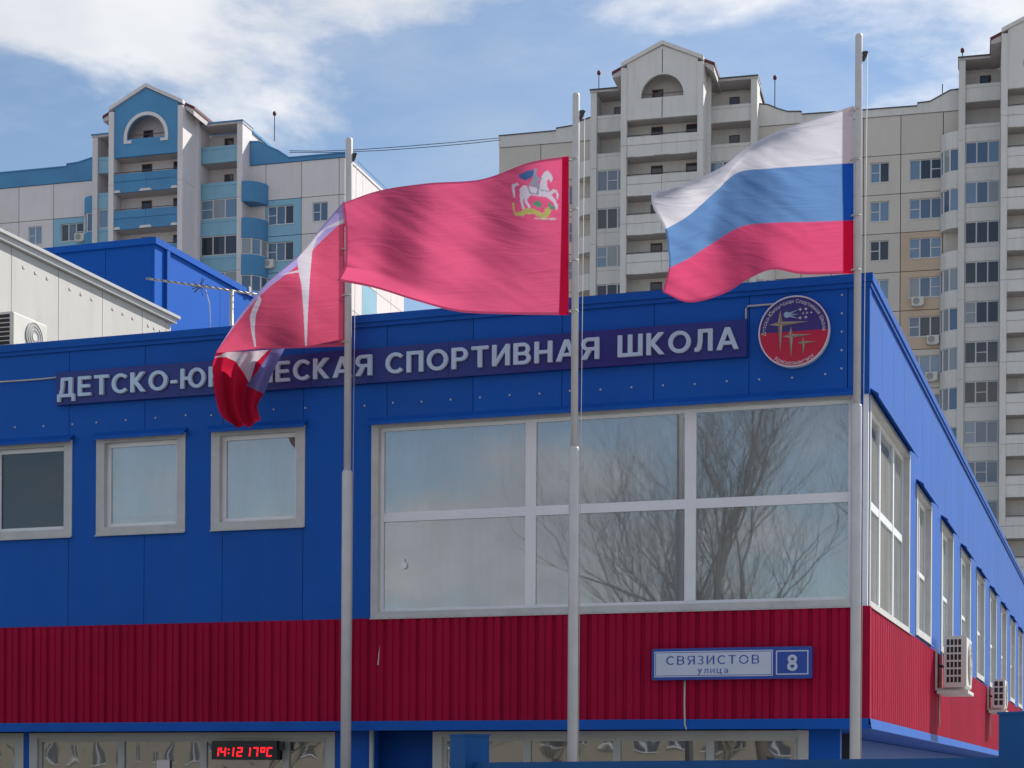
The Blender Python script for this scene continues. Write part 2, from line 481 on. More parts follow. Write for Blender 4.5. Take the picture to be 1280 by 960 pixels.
# interior: floor, ceiling, partition walls
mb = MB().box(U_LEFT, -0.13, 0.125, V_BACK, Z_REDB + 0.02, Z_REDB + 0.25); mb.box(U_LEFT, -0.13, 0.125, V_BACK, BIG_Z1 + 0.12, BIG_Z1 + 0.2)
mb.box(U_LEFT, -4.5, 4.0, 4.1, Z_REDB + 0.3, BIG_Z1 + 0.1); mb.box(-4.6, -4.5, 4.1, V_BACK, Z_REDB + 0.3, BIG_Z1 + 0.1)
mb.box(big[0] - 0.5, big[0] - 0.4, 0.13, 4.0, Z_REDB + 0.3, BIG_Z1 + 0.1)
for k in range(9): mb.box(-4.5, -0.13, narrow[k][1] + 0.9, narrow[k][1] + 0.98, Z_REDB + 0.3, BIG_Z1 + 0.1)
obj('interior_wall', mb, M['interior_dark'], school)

# red profiled sheets
def ribbed(a0, a1, b0, b1, m):
    mb = MB(); p = 0.23; d = 0.034
    prof = []
    a = a0
    while a < a1 - 0.001:
        for da, c in ((0, 0), (0.034, 0), (0.050, -d), (0.118, -d), (0.124, -d * .62), (0.142, -d * .62), (0.148, -d), (0.214, -d)):
            if a + da <= a1: prof.append((a + da, c))
        a += p
    prof.append((a1, 0))
    n = len(mb.v)
    for b in (b0, b1):
        for a_, c in prof: mb.v.append(m(a_, c, b))
    k = len(prof)
    for i in range(k - 1): mb.f.append((i, i + 1, k + i + 1, k + i))
    return mb
sheet_w = 1.15
a = -0.004 - sheet_w
while a > U_LEFT:
    obj('cladding_sheet', ribbed(a + 0.001, a + sheet_w - 0.001, Z_REDB, Z_BORD, MF), M['red'], school); a -= sheet_w
a = 0.004
while a < V_BACK - sheet_w:
    obj('cladding_sheet', ribbed(a + 0.001, a + sheet_w - 0.001, Z_REDB, Z_BORD, MS), M['red'], school); a += sheet_w
mb = MB(); mb.box(-0.05, 0.040, -0.040, -0.036, Z_REDB, Z_BORD); mb.box(-0.0355, 0.05, -0.040, -0.036, Z_REDB, Z_BORD, MS)
obj('corner_flashing', mb, M['red'], school)
# drip strip below the band
mb = MB()
mb.prism([(-0.045, Z_REDB), (-0.065, Z_STRIP), (-0.06, Z_STRIP), (-0.04, Z_REDB)], U_LEFT, 0.03, lambda a, c, b: (c, a, b))
mb.prism([(0.045, Z_REDB), (0.065, Z_STRIP), (0.06, Z_STRIP), (0.04, Z_REDB)], -0.03, V_BACK, lambda a, c, b: (a, c, b))
mb.box(U_LEFT, -0.01, -0.03, 0.5, Z_STRIP + 0.02, Z_STRIP + 0.06)
mb.box(-1.05, 0.03, 0.5, V_BACK, Z_STRIP + 0.02, Z_STRIP + 0.06)
obj('drip_flashing', mb, M['blue_trim'], school)

su_, sz_ = SF.front(473, 822, -.03)
obj('scratch', MB().prism([(su_ - .012, sz_ - .09), (su_ + .006, sz_ - .10), (su_ + .014, sz_ + .02), (su_ + .022, sz_ + .16), (su_ + .004, sz_ + .05)], -.0365, -.0352), M['trim'], school)
# windows of the upper storey
def window(o, m, cols, rows, surround=0.10, depth=0.13, frame=0.055, hood=True, name='window', fm=None, inset=0.075, sur_mat=None, mull=None, low=0.0, glassm=None):
    a0, a1, b0, b1 = o
    mb = MB(); s = surround; e = 0.002
    # surround lining of the opening
    mb.box(a0 + e, a0 + s, -0.012, depth, b0 + e, b1 - e, m); mb.box(a1 - s, a1 - e, -0.012, depth, b0 + e, b1 - e, m)
    mb.box(a0 + s, a1 - s, -0.012, depth, b1 - s * 0.6, b1 - e, m); mb.box(a0 + s, a1 - s, -0.014, depth, b0 + e, b0 + s * 0.8, m)
    w = obj(name, mb, sur_mat or M['trim'], school)
    A0, A1, B0, B1 = a0 + s, a1 - s, b0 + s * 0.8, b1 - s * 0.6
    f = MB(); ft = frame; c0, c1 = inset, depth - 0.01
    f.box(A0, A0 + ft, c0, c1, B0, B1, m); f.box(A1 - ft, A1, c0, c1, B0, B1, m)
    f.box(A0 + ft, A1 - ft, c0, c1, B0, B0 + ft, m); f.box(A0 + ft, A1 - ft, c0, c1, B1 - ft, B1, m)
    mw = mull or ft * 0.8
    aa = [A0 + (A1 - A0) * t for t in cols]; bb = [B0 + (B1 - B0) * t for t in rows]
    for x in aa: f.box(x - mw, x + mw, c0 - 0.004, c1, B0 + ft, B1 - ft, m)
    edges = [A0 + ft] + [q for x in aa for q in (x - mw, x + mw)] + [A1 - ft]
    for y in bb:
        for i in range(0, len(edges), 2): f.box(edges[i], edges[i + 1], c0, c1, y - mw * 0.85, y + mw * 0.85, m)
    obj('frame', f, fm or M['pvc'], w)
    ye = [B0 + ft] + [q for y in bb for q in (y - mw * 0.85, y + mw * 0.85)] + [B1 - ft]
    for i in range(0, len(edges), 2):
        for j in range(0, len(ye), 2):
            tx_, tz_ = random.uniform(-.003, .003), random.uniform(-.003, .003); am_, bm_ = (edges[i] + edges[i + 1]) / 2, (ye[j] + ye[j + 1]) / 2
            p = MB().box(edges[i] - 0.005, edges[i + 1] + 0.005, c0 + 0.022, c0 + 0.03, ye[j] - 0.005, ye[j + 1] + 0.005, lambda a, c, b: m(a, c + tx_ * (a - am_) + tz_ * (b - bm_), b))
            obj('pane', p, glassm or M['glass'], w)
    if hood:
        h = MB()
        h.prism([(0.0, b1 + 0.07), (-0.11, b1 - 0.005), (-0.115, b1 - 0.045), (-0.105, b1 - 0.045), (-0.10, b1 - 0.012), (0.0, b1 + 0.055)], a0 - 0.03, a1 + 0.03, lambda a, c, b: m(c, a, b))
        obj('hood', h, M['blue_trim'], w)
        sl = MB().prism([(0.01, b0 + 0.012), (-0.05, b0 - 0.012), (-0.05, b0 - 0.02), (0.01, b0 - 0.004)], a0 + 0.002, a1 - 0.002, lambda a, c, b: m(c, a, b))
        obj('sill', sl, M['trim'], w)
    return w
for k, o in enumerate(front_open[:-1]):
    w = window(o, MF, [], [], surround=0.13, glassm=M['glass_clear'] if k == 2 else None)
    if k != 2: obj('roller_blind', MB().box(o[0] + .12, o[1] - .12, .20, .205, o[2] + .02 + (.25 if k == 1 else 0), o[3] - .02), M['blind'], w)
U = lambda x, y: SF.front(x, y, 0.08)[0]
A0, A1 = big[0] + 0.10, big[1] - 0.10
mu = [(U(663.5, 640) - A0) / (A1 - A0), (U(863, 640) - A0) / (A1 - A0)]
Bz0, Bz1 = big[2] + 0.08, big[3] - 0.06
tz = SF.front(480, 647, 0.08)[1]
wbig = window(big, MF, mu, [(tz - Bz0) / (Bz1 - Bz0)], surround=0.10, frame=0.045, mull=0.07)
V = lambda x, y: SF.side(x, y, -0.08)[0]
A0s, A1s = sbig[0] + 0.10, sbig[1] - 0.10
wside = window(sbig, MS, [(V(1099, 640) - A0s) / (A1s - A0s), (V(1116, 640) - A0s) / (A1s - A0s)], [(tz - Bz0) / (Bz1 - Bz0)], surround=0.10, frame=0.05, mull=0.06)
for o in narrow:
    window(o, MS, [0.5], [0.45], surround=0.14, mull=0.04)
# corner post between the two big windows
mb = MB().box(-0.098, -0.001, 0.001, 0.098, BIG_Z0, BIG_Z1)
obj('corner_post', mb, M['pvc'], school)
# vertical blinds behind the corner window
sl = MB().box(-0.042, 0.042, 0, 0.003, 0, big[3] - big[2] - 0.15).mesh('blind_slat', M['blind'])
x = big[0] + 0.2
while x < big[1] - 0.2:
    o = put('blind_slat', sl, wbig, (x, 0.30 + random.uniform(-0.006, 0.006), big[2] + 0.06))
    o.rotation_euler = (0, 0, R(14 + random.uniform(-3, 3))); x += 0.089
# round thermometer stuck to the lower left pane
c = SF.front(505, 707, 0.085); cu, cz = c
mb = MB(); mb.tube([(cu, 0.07, cz), (cu, 0.095, cz)], 0.045, 14); mb.box(cu - 0.008, cu + 0.008, 0.075, 0.09, cz + 0.04, cz + 0.09)
tag(obj('thermometer', MB(), None), None); bpy.data.objects.remove(bpy.data.objects['thermometer'])
obj('thermometer', mb, M['pvc'], wbig)
# rivets
mb = MB()
def rivet(a, b, m): mb.box(a - 0.011, a + 0.011, -0.012, -0.0005, b - 0.011, b + 0.011, m)
a = big[0] - 0.1
while a < -0.15: rivet(a, BIG_Z1 + 0.24 + random.uniform(-.01, .01), MF); a += 0.40
for o in front_open[:-1]:
    for k in range(4): rivet(o[0] + k * (o[1] - o[0]) / 3, small_z1 + 0.22 + random.uniform(-.02, .02), MF)
for k in range(7): rivet(-0.32, BIG_Z1 + 0.3 + k * 0.22, MF)
tag(obj('rivets', mb, M['rivet'], school), kind='stuff')

# ground floor: set back under the band
GV = 0.32
def gz(y, x=600): return SF.front(x, y, GV)[1]
G_TOP = Z_STRIP + 0.01
def gu(x): return SF.front(x, 935, GV)[0]
gf_left = (gu(37), gu(419)); gf_right = (gu(541), gu(1011))
holes = [(gf_left[0], gf_left[1], 0.5, G_TOP + 1), (gf_right[0], gf_right[1], 0.5, G_TOP + 1), (gu(-170), gu(30), 0.5, G_TOP + 1), (gu(469), gu(540), 0.0, G_TOP + 1)]
mg = lambda a, c, b: (a, c + GV, b)
mb = MB()
for q in rects_minus((U_LEFT, -0.36, 0, G_TOP), holes): mb.box(q[0], q[1], 0, 0.12, q[2], q[3], mg)
obj('ground_floor_wall', mb, M['blue'], school)
mb = MB().box(0.4, V_BACK, 0.9, 1.0, 0, G_TOP, MS)
obj('ground_floor_wall', mb, M['blue'], school)
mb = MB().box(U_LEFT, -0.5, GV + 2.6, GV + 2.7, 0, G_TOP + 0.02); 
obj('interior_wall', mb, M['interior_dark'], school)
obj('recess_wall', MB().box(gu(469) - .3, gu(540) + .3, GV + 0.45, GV + 0.5, 0, G_TOP), M['blue'], school)
def shopfront(o, cols):
    a0, a1 = o; s = 0.13
    cs = [(gu(x) - a0 - s) / (a1 - a0 - 2 * s) for x in cols]
    window((a0, a1, 0.5, G_TOP - 0.015), mg, cs, [], surround=s, depth=0.10, frame=0.05, hood=False, fm=M['beige'], sur_mat=M['beige'], inset=0.03, mull=0.05, glassm=M['glass_low'])
shopfront(gf_left, (150, 253, 356)); shopfront(gf_right, (658, 770, 887)); shopfront((gu(-170), gu(30)), (-70,))
# grey post by the doorway
obj('door_post', MB().box(gu(463.5), gu(467.5), -0.05, 0.0, 0, G_TOP, mg), M['trim'], school)

# =================================================================== glyphs
_gc = {}
def glyph(ch, bold=0.022, res=5):
    key = (ch, bold)
    if key in _gc: return _gc[key]
    cu_ = bpy.data.curves.new('glyph', 'FONT'); cu_.body = ch; cu_.size = 1.0; cu_.offset = bold; cu_.resolution_u = res; cu_.fill_mode = 'FRONT'
    ob = bpy.data.objects.new('glyph', cu_); COL.objects.link(ob)
    bpy.context.view_layer.update()
    me = bpy.data.meshes.new_from_object(ob.evaluated_get(bpy.context.evaluated_depsgraph_get()))
    bpy.data.objects.remove(ob); bpy.data.curves.remove(cu_)
    vs = [(v.co.x, v.co.y) for v in me.vertices]; fs = [tuple(p.vertices) for p in me.polygons]
    bpy.data.meshes.remove(me)
    x0 = min(v[0] for v in vs); x1 = max(v[0] for v in vs)
    _gc[key] = (vs, fs, x0, x1)
    return _gc[key]
CAP = max(v[1] for v in glyph('Н', 0.0)[0])
# bold sign letters, drawn as strokes on a grid of distances and traced
def _B(x0, y0, x1, y1): return [(x0, y0), (x1, y0), (x1, y1), (x0, y1)]
def _A(cx, cy, rx, ry, a0, a1, w):
    n = max(6, int(abs(a1 - a0) / 9)); o = []; i_ = []
    for k in range(n + 1):
        t_ = R(a0 + (a1 - a0) * k / n)
        o.append((cx + (rx + w / 2) * math.cos(t_), cy + (ry + w / 2 * .92) * math.sin(t_)))
        i_.append((cx + (rx - w / 2) * math.cos(t_), cy + (ry - w / 2 * .92) * math.sin(t_)))
    return o + i_[::-1]
def _O(cx, cy, rx, ry, w):
    return [_A(cx, cy, rx, ry, 0, 181, w), _A(cx, cy, rx, ry, 180, 361, w)]
def _sc(ps, kx, ky): return [[(x * kx, y * ky) for x, y in p] for p in ps]
w_ = .19
_el = [(.14, 1), (.34, 1), (.34, .45), (.28, .12), (.16, 0), (0, 0), (0, .17), (.09, .21), (.14, .45)]
STROKES = {
 'Е': [_B(0, 0, .2, 1), _B(.1, 0, .69, .17), _B(.1, .42, .63, .59), _B(.1, .83, .67, 1)],
 'Т': [_B(.28, 0, .48, .9), _B(0, .83, .76, 1)],
 'С': [_A(.46, .5, .37, .415, 42, 318, w_)],
 'К': [_B(0, 0, .2, 1), [(.18, .38), (.18, .62), (.50, 1), (.76, 1), (.33, .50)], [(.30, .62), (.79, 0), (.54, 0), (.16, .48)]],
 'О': _O(.48, .5, .385, .415, w_), '-': [_B(0, .30, .34, .47)],
 'Ю': [_B(0, 0, .2, 1), _B(.1, .42, .42, .59)] + _O(.82, .5, .345, .415, w_),
 'Н': [_B(0, 0, .2, 1), _B(.58, 0, .78, 1), _B(.1, .42, .68, .59)],
 'Ш': [_B(0, 0, .2, 1), _B(.44, 0, .64, 1), _B(.88, 0, 1.08, 1), _B(.1, 0, 1.0, .17)],
 'А': [[(0, 0), (.21, 0), (.57, 1), (.36, 1)], [(.93, 0), (.72, 0), (.36, 1), (.57, 1)], _B(.24, .22, .69, .38)],
 'Я': [_B(.58, 0, .78, 1), _B(.30, .835, .68, 1), _B(.30, .40, .68, .56), _A(.31, .70, .21, .22, 88, 272, .18), [(0, 0), (.24, 0), (.48, .44), (.26, .46)]],
 'П': [_B(0, 0, .2, 1), _B(.56, 0, .76, 1), _B(.1, .83, .66, 1)],
 'Р': [_B(0, 0, .2, 1), _B(.1, .835, .42, 1), _B(.1, .37, .42, .535), _A(.41, .685, .225, .235, -92, 92, .18)],
 'И': [_B(0, 0, .2, 1), _B(.58, 0, .78, 1), [(.18, .02), (.18, .32), (.60, .98), (.60, .68)]],
 'В': [_B(0, 0, .2, 1), _B(.1, .835, .44, 1), _B(.1, .43, .48, .58), _B(.1, 0, .46, .165), _A(.43, .71, .20, .21, -92, 92, .18), _A(.45, .29, .215, .21, -92, 92, .18)],
 'Л': [_B(.56, 0, .76, 1), _B(.14, .83, .66, 1), _el],
 'Д': [_B(.20, .83, .70, 1), _B(.60, 0, .80, 1), [(.2, 1), (.39, 1), (.36, .5), (.28, .10), (.08, .10), (.17, .45)], _B(0, 0, .93, .17), _B(0, -.22, .17, .1), _B(.76, -.22, .93, .1)],
 'З': [_A(.33, .735, .21, .185, -92, 160, .17), _A(.33, .28, .235, .20, -160, 92, .17), _B(.20, .43, .36, .58)],
 '8': _O(.33, .735, .205, .185, .18) + _O(.33, .28, .235, .20, .18),
 'у': [[(0, .72), (.2, .72), (.42, .16), (.34, -.02)], [(.46, .72), (.66, .72), (.36, -.08), (.28, -.22), (.08, -.22), (.08, -.06), (.2, -.05)]],
 'л': _sc([_B(.56, 0, .76, 1), _B(.14, .83, .66, 1), _el], .78, .72),
 'и': _sc([_B(0, 0, .2, 1), _B(.58, 0, .78, 1), [(.18, .02), (.18, .32), (.60, .98), (.60, .68)]], .78, .72),
 'ц': [_B(0, 0, .17, .72), _B(.42, 0, .59, .72), _B(.1, 0, .72, .15), _B(.56, -.18, .72, .1)],
 'а': _O(.26, .215, .17, .14, .15) + [_B(.42, 0, .58, .5), _A(.30, .48, .20, .165, -5, 160, .15), _B(.26, .28, .5, .42)],
}
def _sdf(poly, X, Y):
    d = np.full(X.shape, 1e9); ins = np.zeros(X.shape, bool); n = len(poly)
    for i in range(n):
        x0, y0 = poly[i]; x1, y1 = poly[(i + 1) % n]
        ex, ey = x1 - x0, y1 - y0; L = ex * ex + ey * ey + 1e-12
        t_ = np.clip(((X - x0) * ex + (Y - y0) * ey) / L, 0, 1)
        d = np.minimum(d, np.hypot(X - x0 - t_ * ex, Y - y0 - t_ * ey))
        if y0 != y1:
            c_ = ((y0 > Y) != (y1 > Y)) & (X < ex * (Y - y0) / (y1 - y0) + x0); ins ^= c_
    return np.where(ins, -d, d)
def stroke_glyph(ch, grow):
    ps = STROKES[ch]; h_ = .0217
    xs = np.arange(-.15, 1.35, h_) + .0031; ys = np.arange(-.4, 1.2, h_) + .0017
    X, Y = np.meshgrid(xs, ys); D = np.full(X.shape, 1e9)
    for p in ps: D = np.minimum(D, _sdf(p, X, Y))
    D -= grow
    nxt = {}
    def edge(k, i, j):       # k 0: between (i,j)-(i+1,j); 1: (i,j)-(i,j+1)
        a_ = D[j, i]; b_ = D[j, i + 1] if k == 0 else D[j + 1, i]; f_ = a_ / (a_ - b_)
        return (xs[i] + (f_ * h_ if k == 0 else 0), ys[j] + (f_ * h_ if k else 0))
    S = D < 0
    for j in range(len(ys) - 1):
        for i in range(len(xs) - 1):
            c_ = (S[j, i], S[j, i + 1], S[j + 1, i + 1], S[j + 1, i])
            if all(c_) or not any(c_): continue
            es = ((0, i, j), (1, i + 1, j), (0, i, j + 1), (1, i, j))
            outs = [es[k] for k in range(4) if c_[k] and not c_[(k + 1) % 4]]; ins_ = [es[k] for k in range(4) if not c_[k] and c_[(k + 1) % 4]]
            # walk with the inside on the left: from an edge leaving to the edge entering
            if len(outs) == 1: nxt[outs[0]] = ins_[0]
            else:
                for o_ in outs:
                    k = es.index(o_); nxt[o_] = es[(k + 1) % 4] if es[(k + 1) % 4] in ins_ else es[(k + 3) % 4]
    loops = []; seen = set()
    for st in list(nxt):
        if st in seen: continue
        lp = []; e_ = st
        while e_ in nxt and e_ not in seen:
            seen.add(e_); lp.append(edge(*e_)); e_ = nxt[e_]
        # drop points on straight runs
        ch_ = True
        while ch_ and len(lp) > 4:
            ch_ = False; k = 0; keep = []
            n = len(lp); skip = False
            for k in range(n):
                if skip: keep.append(lp[k]); skip = False; continue
                p0_, p1_, p2_ = lp[k - 1], lp[k], lp[(k + 1) % n]
                cr_ = abs((p1_[0] - p0_[0]) * (p2_[1] - p0_[1]) - (p1_[1] - p0_[1]) * (p2_[0] - p0_[0])) / (math.hypot(p2_[0] - p0_[0], p2_[1] - p0_[1]) + 1e-9)
                if cr_ < .0022: ch_ = True; skip = True
                else: keep.append(p1_)
            lp = keep
        if len(lp) >= 3: loops.append(lp)
    bm = bmesh.new(); es = []
    for lp in loops:
        vs_ = [bm.verts.new((x, y, 0)) for x, y in lp]
        for k in range(len(vs_)): es.append(bm.edges.new((vs_[k], vs_[(k + 1) % len(vs_)])))
    bmesh.ops.triangle_fill(bm, edges=es, use_beauty=True, use_dissolve=False, normal=(0, 0, 1))
    bm.verts.index_update()
    vs = [(v.co.x, v.co.y) for v in bm.verts]; fs = [tuple(v.index for v in f.verts) for f in bm.faces]
    bm.free()
    return vs, fs, min(v[0] for v in vs), max(v[0] for v in vs)
def sglyph(ch, grow):
    key = ('s', ch, grow)
    if key not in _gc: _gc[key] = stroke_glyph(ch, grow)
    return _gc[key]
def letter_mesh(ch, fn, c0, c1, mface, mside, bold=0.0, g=None):
    """fn maps glyph (x,y) to the (a,b) of the wall; c0 front, c1 back"""
    vs, fs, x0, x1 = g or glyph(ch, bold)
    me = bpy.data.meshes.new('letter')
    bm = bmesh.new()
    bv = []
    for p in vs:
        a, b = fn(p[0], p[1]); bv.append(bm.verts.new((a, c0, b)))
    for f in fs:
        try: bm.faces.new([bv[i] for i in f])
        except ValueError: pass
    bmesh.ops.remove_doubles(bm, verts=bm.verts, dist=1e-6)
    if c1 > c0:
        src = list(bm.faces)
        r = bmesh.ops.extrude_face_region(bm, geom=src)
        vv = [g for g in r['geom'] if isinstance(g, bmesh.types.BMVert)]
        for v in vv: v.co.y = c1
    bmesh.ops.recalc_face_normals(bm, faces=bm.faces)
    for f in bm.faces: f.material_index = 0 if abs(f.normal.y) > 0.9 else 1
    bm.to_mesh(me); bm.free()
    me.materials.append(mface); me.materials.append(mside)
    return me
def word(parent, text, a0, a1, b0, cap, c0, c1, mface, mside, grow=0.0, gap=0.13, name='letter'):
    """set a word between a0 and a1, baseline b0, capital height cap"""
    gs = [sglyph(ch, grow) for ch in text]
    tot = sum(g[3] - g[2] for g in gs) + gap * (len(text) - 1)
    sx = (a1 - a0) / tot; x = 0
    for ch, g in zip(text, gs):
        me = letter_mesh(ch, lambda px, py, x=x, g=g: (a0 + (x + px - g[2]) * sx, b0 + py * cap), c0, c1, mface, mside, g=g)
        put(name, me, parent)
        x += g[3] - g[2] + gap

# =================================================================== main sign
sign = SF.empty('lettered_sign')
tag(sign, 'long navy sign board with raised pale capital letters above the windows', 'sign')
su0, sz0 = SF.front(71, 509, -0.05); su1, sz1 = SF.front(934, 399.5, -0.05)
sz0b = SF.front(934, 443.5, -0.05)[1]; sz0 = (sz0 + sz0b) / 2
ca, cb = su0, su1
n = 5
for k in range(n):
    mb = MB().box(ca + (cb - ca) * k / n + 0.002, ca + (cb - ca) * (k + 1) / n - 0.002, -0.07, -0.004, sz0, sz1)
    obj('board', mb, M['navy'], sign)
base = (SF.front(100, 497.5, -0.1)[1] + SF.front(905, 435, -0.1)[1]) / 2
cap = (SF.front(905, 407, -0.1)[1] - SF.front(905, 435.0, -0.1)[1])
for text, x0, x1 in (('ДЕТСКО-ЮНОШЕСКАЯ', 72, 465), ('СПОРТИВНАЯ', 482, 749), ('ШКОЛА', 772, 923)):
    word(sign, text, SF.front(x0, 480, -0.1)[0], SF.front(x1, 430, -0.1)[0], base, cap, -0.115, -0.072, M['letter'], M['letter_side'], gap=0.17, grow=-0.006)

# =================================================================== round emblem
emb = SF.empty('round_emblem')
tag(emb, 'round navy and red emblem sign with three long stars beside the corner', 'emblem')
eu, ez = SF.front(993, 415.5, -0.06)
ER = SF.front(993, 371, -0.06)[1] - ez
def disc(b_from, b_to, c0, c1, r):
    pts = []
    N = 72
    for i in range(N + 1):
        an = 2 * math.pi * i / N
        x, y = r * math.cos(an), r * math.sin(an)
        pts.append((x, y))
    return [(x, y) for x, y in pts[:-1] if b_from - 1e-6 <= y <= b_to + 1e-6]
N = 48
up = [(eu + (ER - .012) * math.cos(math.pi * i / N), ez + 0.004 + (ER - .012) * math.sin(math.pi * i / N)) for i in range(N + 1)]
lo = [(eu + (ER - .012) * math.cos(math.pi + math.pi * i / N), ez + 0.004 + (ER - .012) * math.sin(math.pi + math.pi * i / N)) for i in range(N + 1)]
obj('upper_field', MB().prism(up, -0.098, -0.03), M['em_navy'], emb)
obj('lower_field', MB().prism(lo, -0.098, -0.03), M['em_red'], emb)
mb = MB()
for i in range(64):
    a0_, a1_ = 2 * math.pi * i / 64, 2 * math.pi * (i + 1) / 64
    n = len(mb.v)
    for an in (a0_, a1_):
        for r_, c_ in ((ER, -0.105), (ER, -0.02), (ER - .016, -0.02), (ER - .016, -0.105)):
            mb.v.append((eu + r_ * math.cos(an), c_, ez + 0.004 + r_ * math.sin(an)))
    for q in range(4): mb.f.append((n + q, n + (q + 1) % 4, n + 4 + (q + 1) % 4, n + 4 + q))
obj('rim', mb, M['em_white'], emb)
def E(zx, zy):   # emblem drawing coordinates
    return eu + (zx - 550) / 380 * ER, ez - (zy - (460 - 0.0745 * (zx - 550))) / 395 * ER
def star(c, top, bot, lef, rig, name='star', w=16, cc=-0.104, ma='em_gold', mb_='em_pale'):
    C = E(*c); pts = [E(*top), E(c[0] + w, c[1] - w), E(*rig), E(c[0] + w, c[1] + w), E(*bot), E(c[0] - w, c[1] + w), E(*lef), E(c[0] - w, c[1] - w)]
    me = MB()
    me.v = [(C[0], cc - 0.008, C[1])] + [(p[0], cc, p[1]) for p in pts]
    me.f = [(0, 1 + i, 1 + (i + 1) % 8) for i in range(8)] + [tuple(1 + i for i in reversed(range(8)))]
    m = me.mesh('star', M[ma]); m.materials.append(M[mb_])
    for i, p in enumerate(m.polygons): p.material_index = 1 if i % 2 else 0
    return put(name, m, emb)
star((405, 375), (405, 222), (405, 692), (283, 387), (716, 346), w=24)
star((520, 508), (520, 398), (520, 748), (428, 516), (752, 489), w=20)
star((652, 582), (652, 518), (650, 714), (588, 586), (792, 569), w=14)
for x, y, r_ in ((617, 215, 24), (677, 210, 24), (648, 258, 17), (690, 254, 17), (735, 249, 17), (617, 308, 24), (677, 301, 24)):
    star((x, y), (x, y - r_), (x, y + r_), (x - r_, y), (x + r_, y), w=r_ * 0.26, name='small_star', ma='em_white', mb_='em_white')
mb = MB()
pts = [E(475 + 34 * math.cos(2 * math.pi * i / 20), 275 + 34 * math.sin(2 * math.pi * i / 20)) for i in range(20)]
mb.prism(pts, -0.106, -0.099)
for (x1, y1), wv in (((605, 214), 11), ((608, 267), 11), ((605, 314), 11)):
    mb.prism([E(490, 275 - wv + (y1 - 265) * .2), E(x1, y1), E(490, 275 + wv + (y1 - 265) * .2)], -0.105, -0.0995)
obj('comet', mb, M['em_comet'], emb)
def arc_text(text, a_start, a_end, r_, h, outward=True):
    ws = [(0.25 if ch == ' ' else glyph(ch, 0.0)[3] - glyph(ch, 0.0)[2]) for ch in text]
    gap = 0.10; tot = sum(ws) + gap * (len(text) - 1); x = 0
    for ch, w in zip(text, ws):
        if ch != ' ':
            an = R(a_start + (a_end - a_start) * (x + w / 2) / tot)
            s = h / CAP; sx = abs(R(a_end - a_start)) * r_ / tot
            g0, g1 = glyph(ch, 0.0)[2:4]; gm = (g0 + g1) / 2
            ca_, sa_ = math.cos(an), math.sin(an)
            if outward:
                fn = lambda px, py: (eu + (r_ + py * s) * ca_ + (px - gm) * sx * sa_, ez + (r_ + py * s) * sa_ - (px - gm) * sx * ca_)
            else:
                fn = lambda px, py: (eu + (r_ - py * s) * ca_ - (px - gm) * sx * sa_, ez + (r_ - py * s) * sa_ + (px - gm) * sx * ca_)
            put('letter', letter_mesh(ch, fn, -0.103, -0.099, M['em_white'], M['em_white'], 0.0), emb)
        x += w + gap
arc_text('Детско-Юношеская Спортивная Школа', 184, -2, ER * 0.80, ER * 0.105)
arc_text('Краснознаменск', 234, 309, ER * 0.925, ER * 0.11, False)

# =================================================================== street name plate
plate = SF.empty('street_name_plate')
tag(plate, 'blue and white street name and house number plate on the red band', 'sign')
a0, a1 = SF.front(815, 830, -0.1)[0], SF.front(1015, 830, -0.1)[0]
b0, b1 = SF.front(915, 849, -0.1)[1], SF.front(915, 809.5, -0.1)[1]
mb = MB()
mb.prism([(a0 + .012, b0), (a1 - .012, b0), (a1, b0 + .012), (a1, b1 - .012), (a1 - .012, b1), (a0 + .012, b1), (a0, b1 - .012), (a0, b0 + .012)], -0.11, -0.036)
obj('case', mb, M['st_blue'], plate)
def pl(x): return SF.front(x, 830, -0.11)[0]
h = b1 - b0
def zf(f): return b0 + h * f
obj('name_panel', MB().box(pl(818), pl(966), -0.1125, -0.109, zf(.09), zf(.91)), M['st_white'], plate)
mb = MB(); x0_, x1_ = pl(818) + .012, pl(966) - .012; y0_, y1_ = zf(.09) + .012, zf(.91) - .012; t = .007
mb.box(x0_, x1_, -0.1135, -0.113, y0_, y0_ + t); mb.box(x0_, x1_, -0.1135, -0.113, y1_ - t, y1_)
mb.box(x0_, x0_ + t, -0.1135, -0.113, y0_ + t, y1_ - t); mb.box(x1_ - t, x1_, -0.1135, -0.113, y0_ + t, y1_ - t)
obj('border', mb, M['st_blue'], plate)
mb = MB(); x0_, x1_ = pl(970), pl(1010.5); y0_, y1_ = zf(.12), zf(.88); t = .014
mb.box(x0_, x1_, -0.1125, -0.109, y0_, y0_ + t); mb.box(x0_, x1_, -0.1125, -0.109, y1_ - t, y1_)
mb.box(x0_, x0_ + t, -0.1125, -0.109, y0_ + t, y1_ - t); mb.box(x1_ - t, x1_, -0.1125, -0.109, y0_ + t, y1_ - t)
obj('border', mb, M['st_white'], plate)
word(plate, 'СВЯЗИСТОВ', pl(833), pl(949), zf(.47), h * .30, -0.116, -0.113, M['st_blue'], M['st_blue'], gap=0.30, grow=-0.035)
word(plate, 'улица', pl(872), pl(910), zf(.19), h * .22, -0.116, -0.113, M['st_blue'], M['st_blue'], gap=0.26, grow=-0.03)
word(plate, '8', pl(984), pl(997), zf(.24), h * .50, -0.116, -0.112, M['st_white'], M['st_white'], grow=0.01)

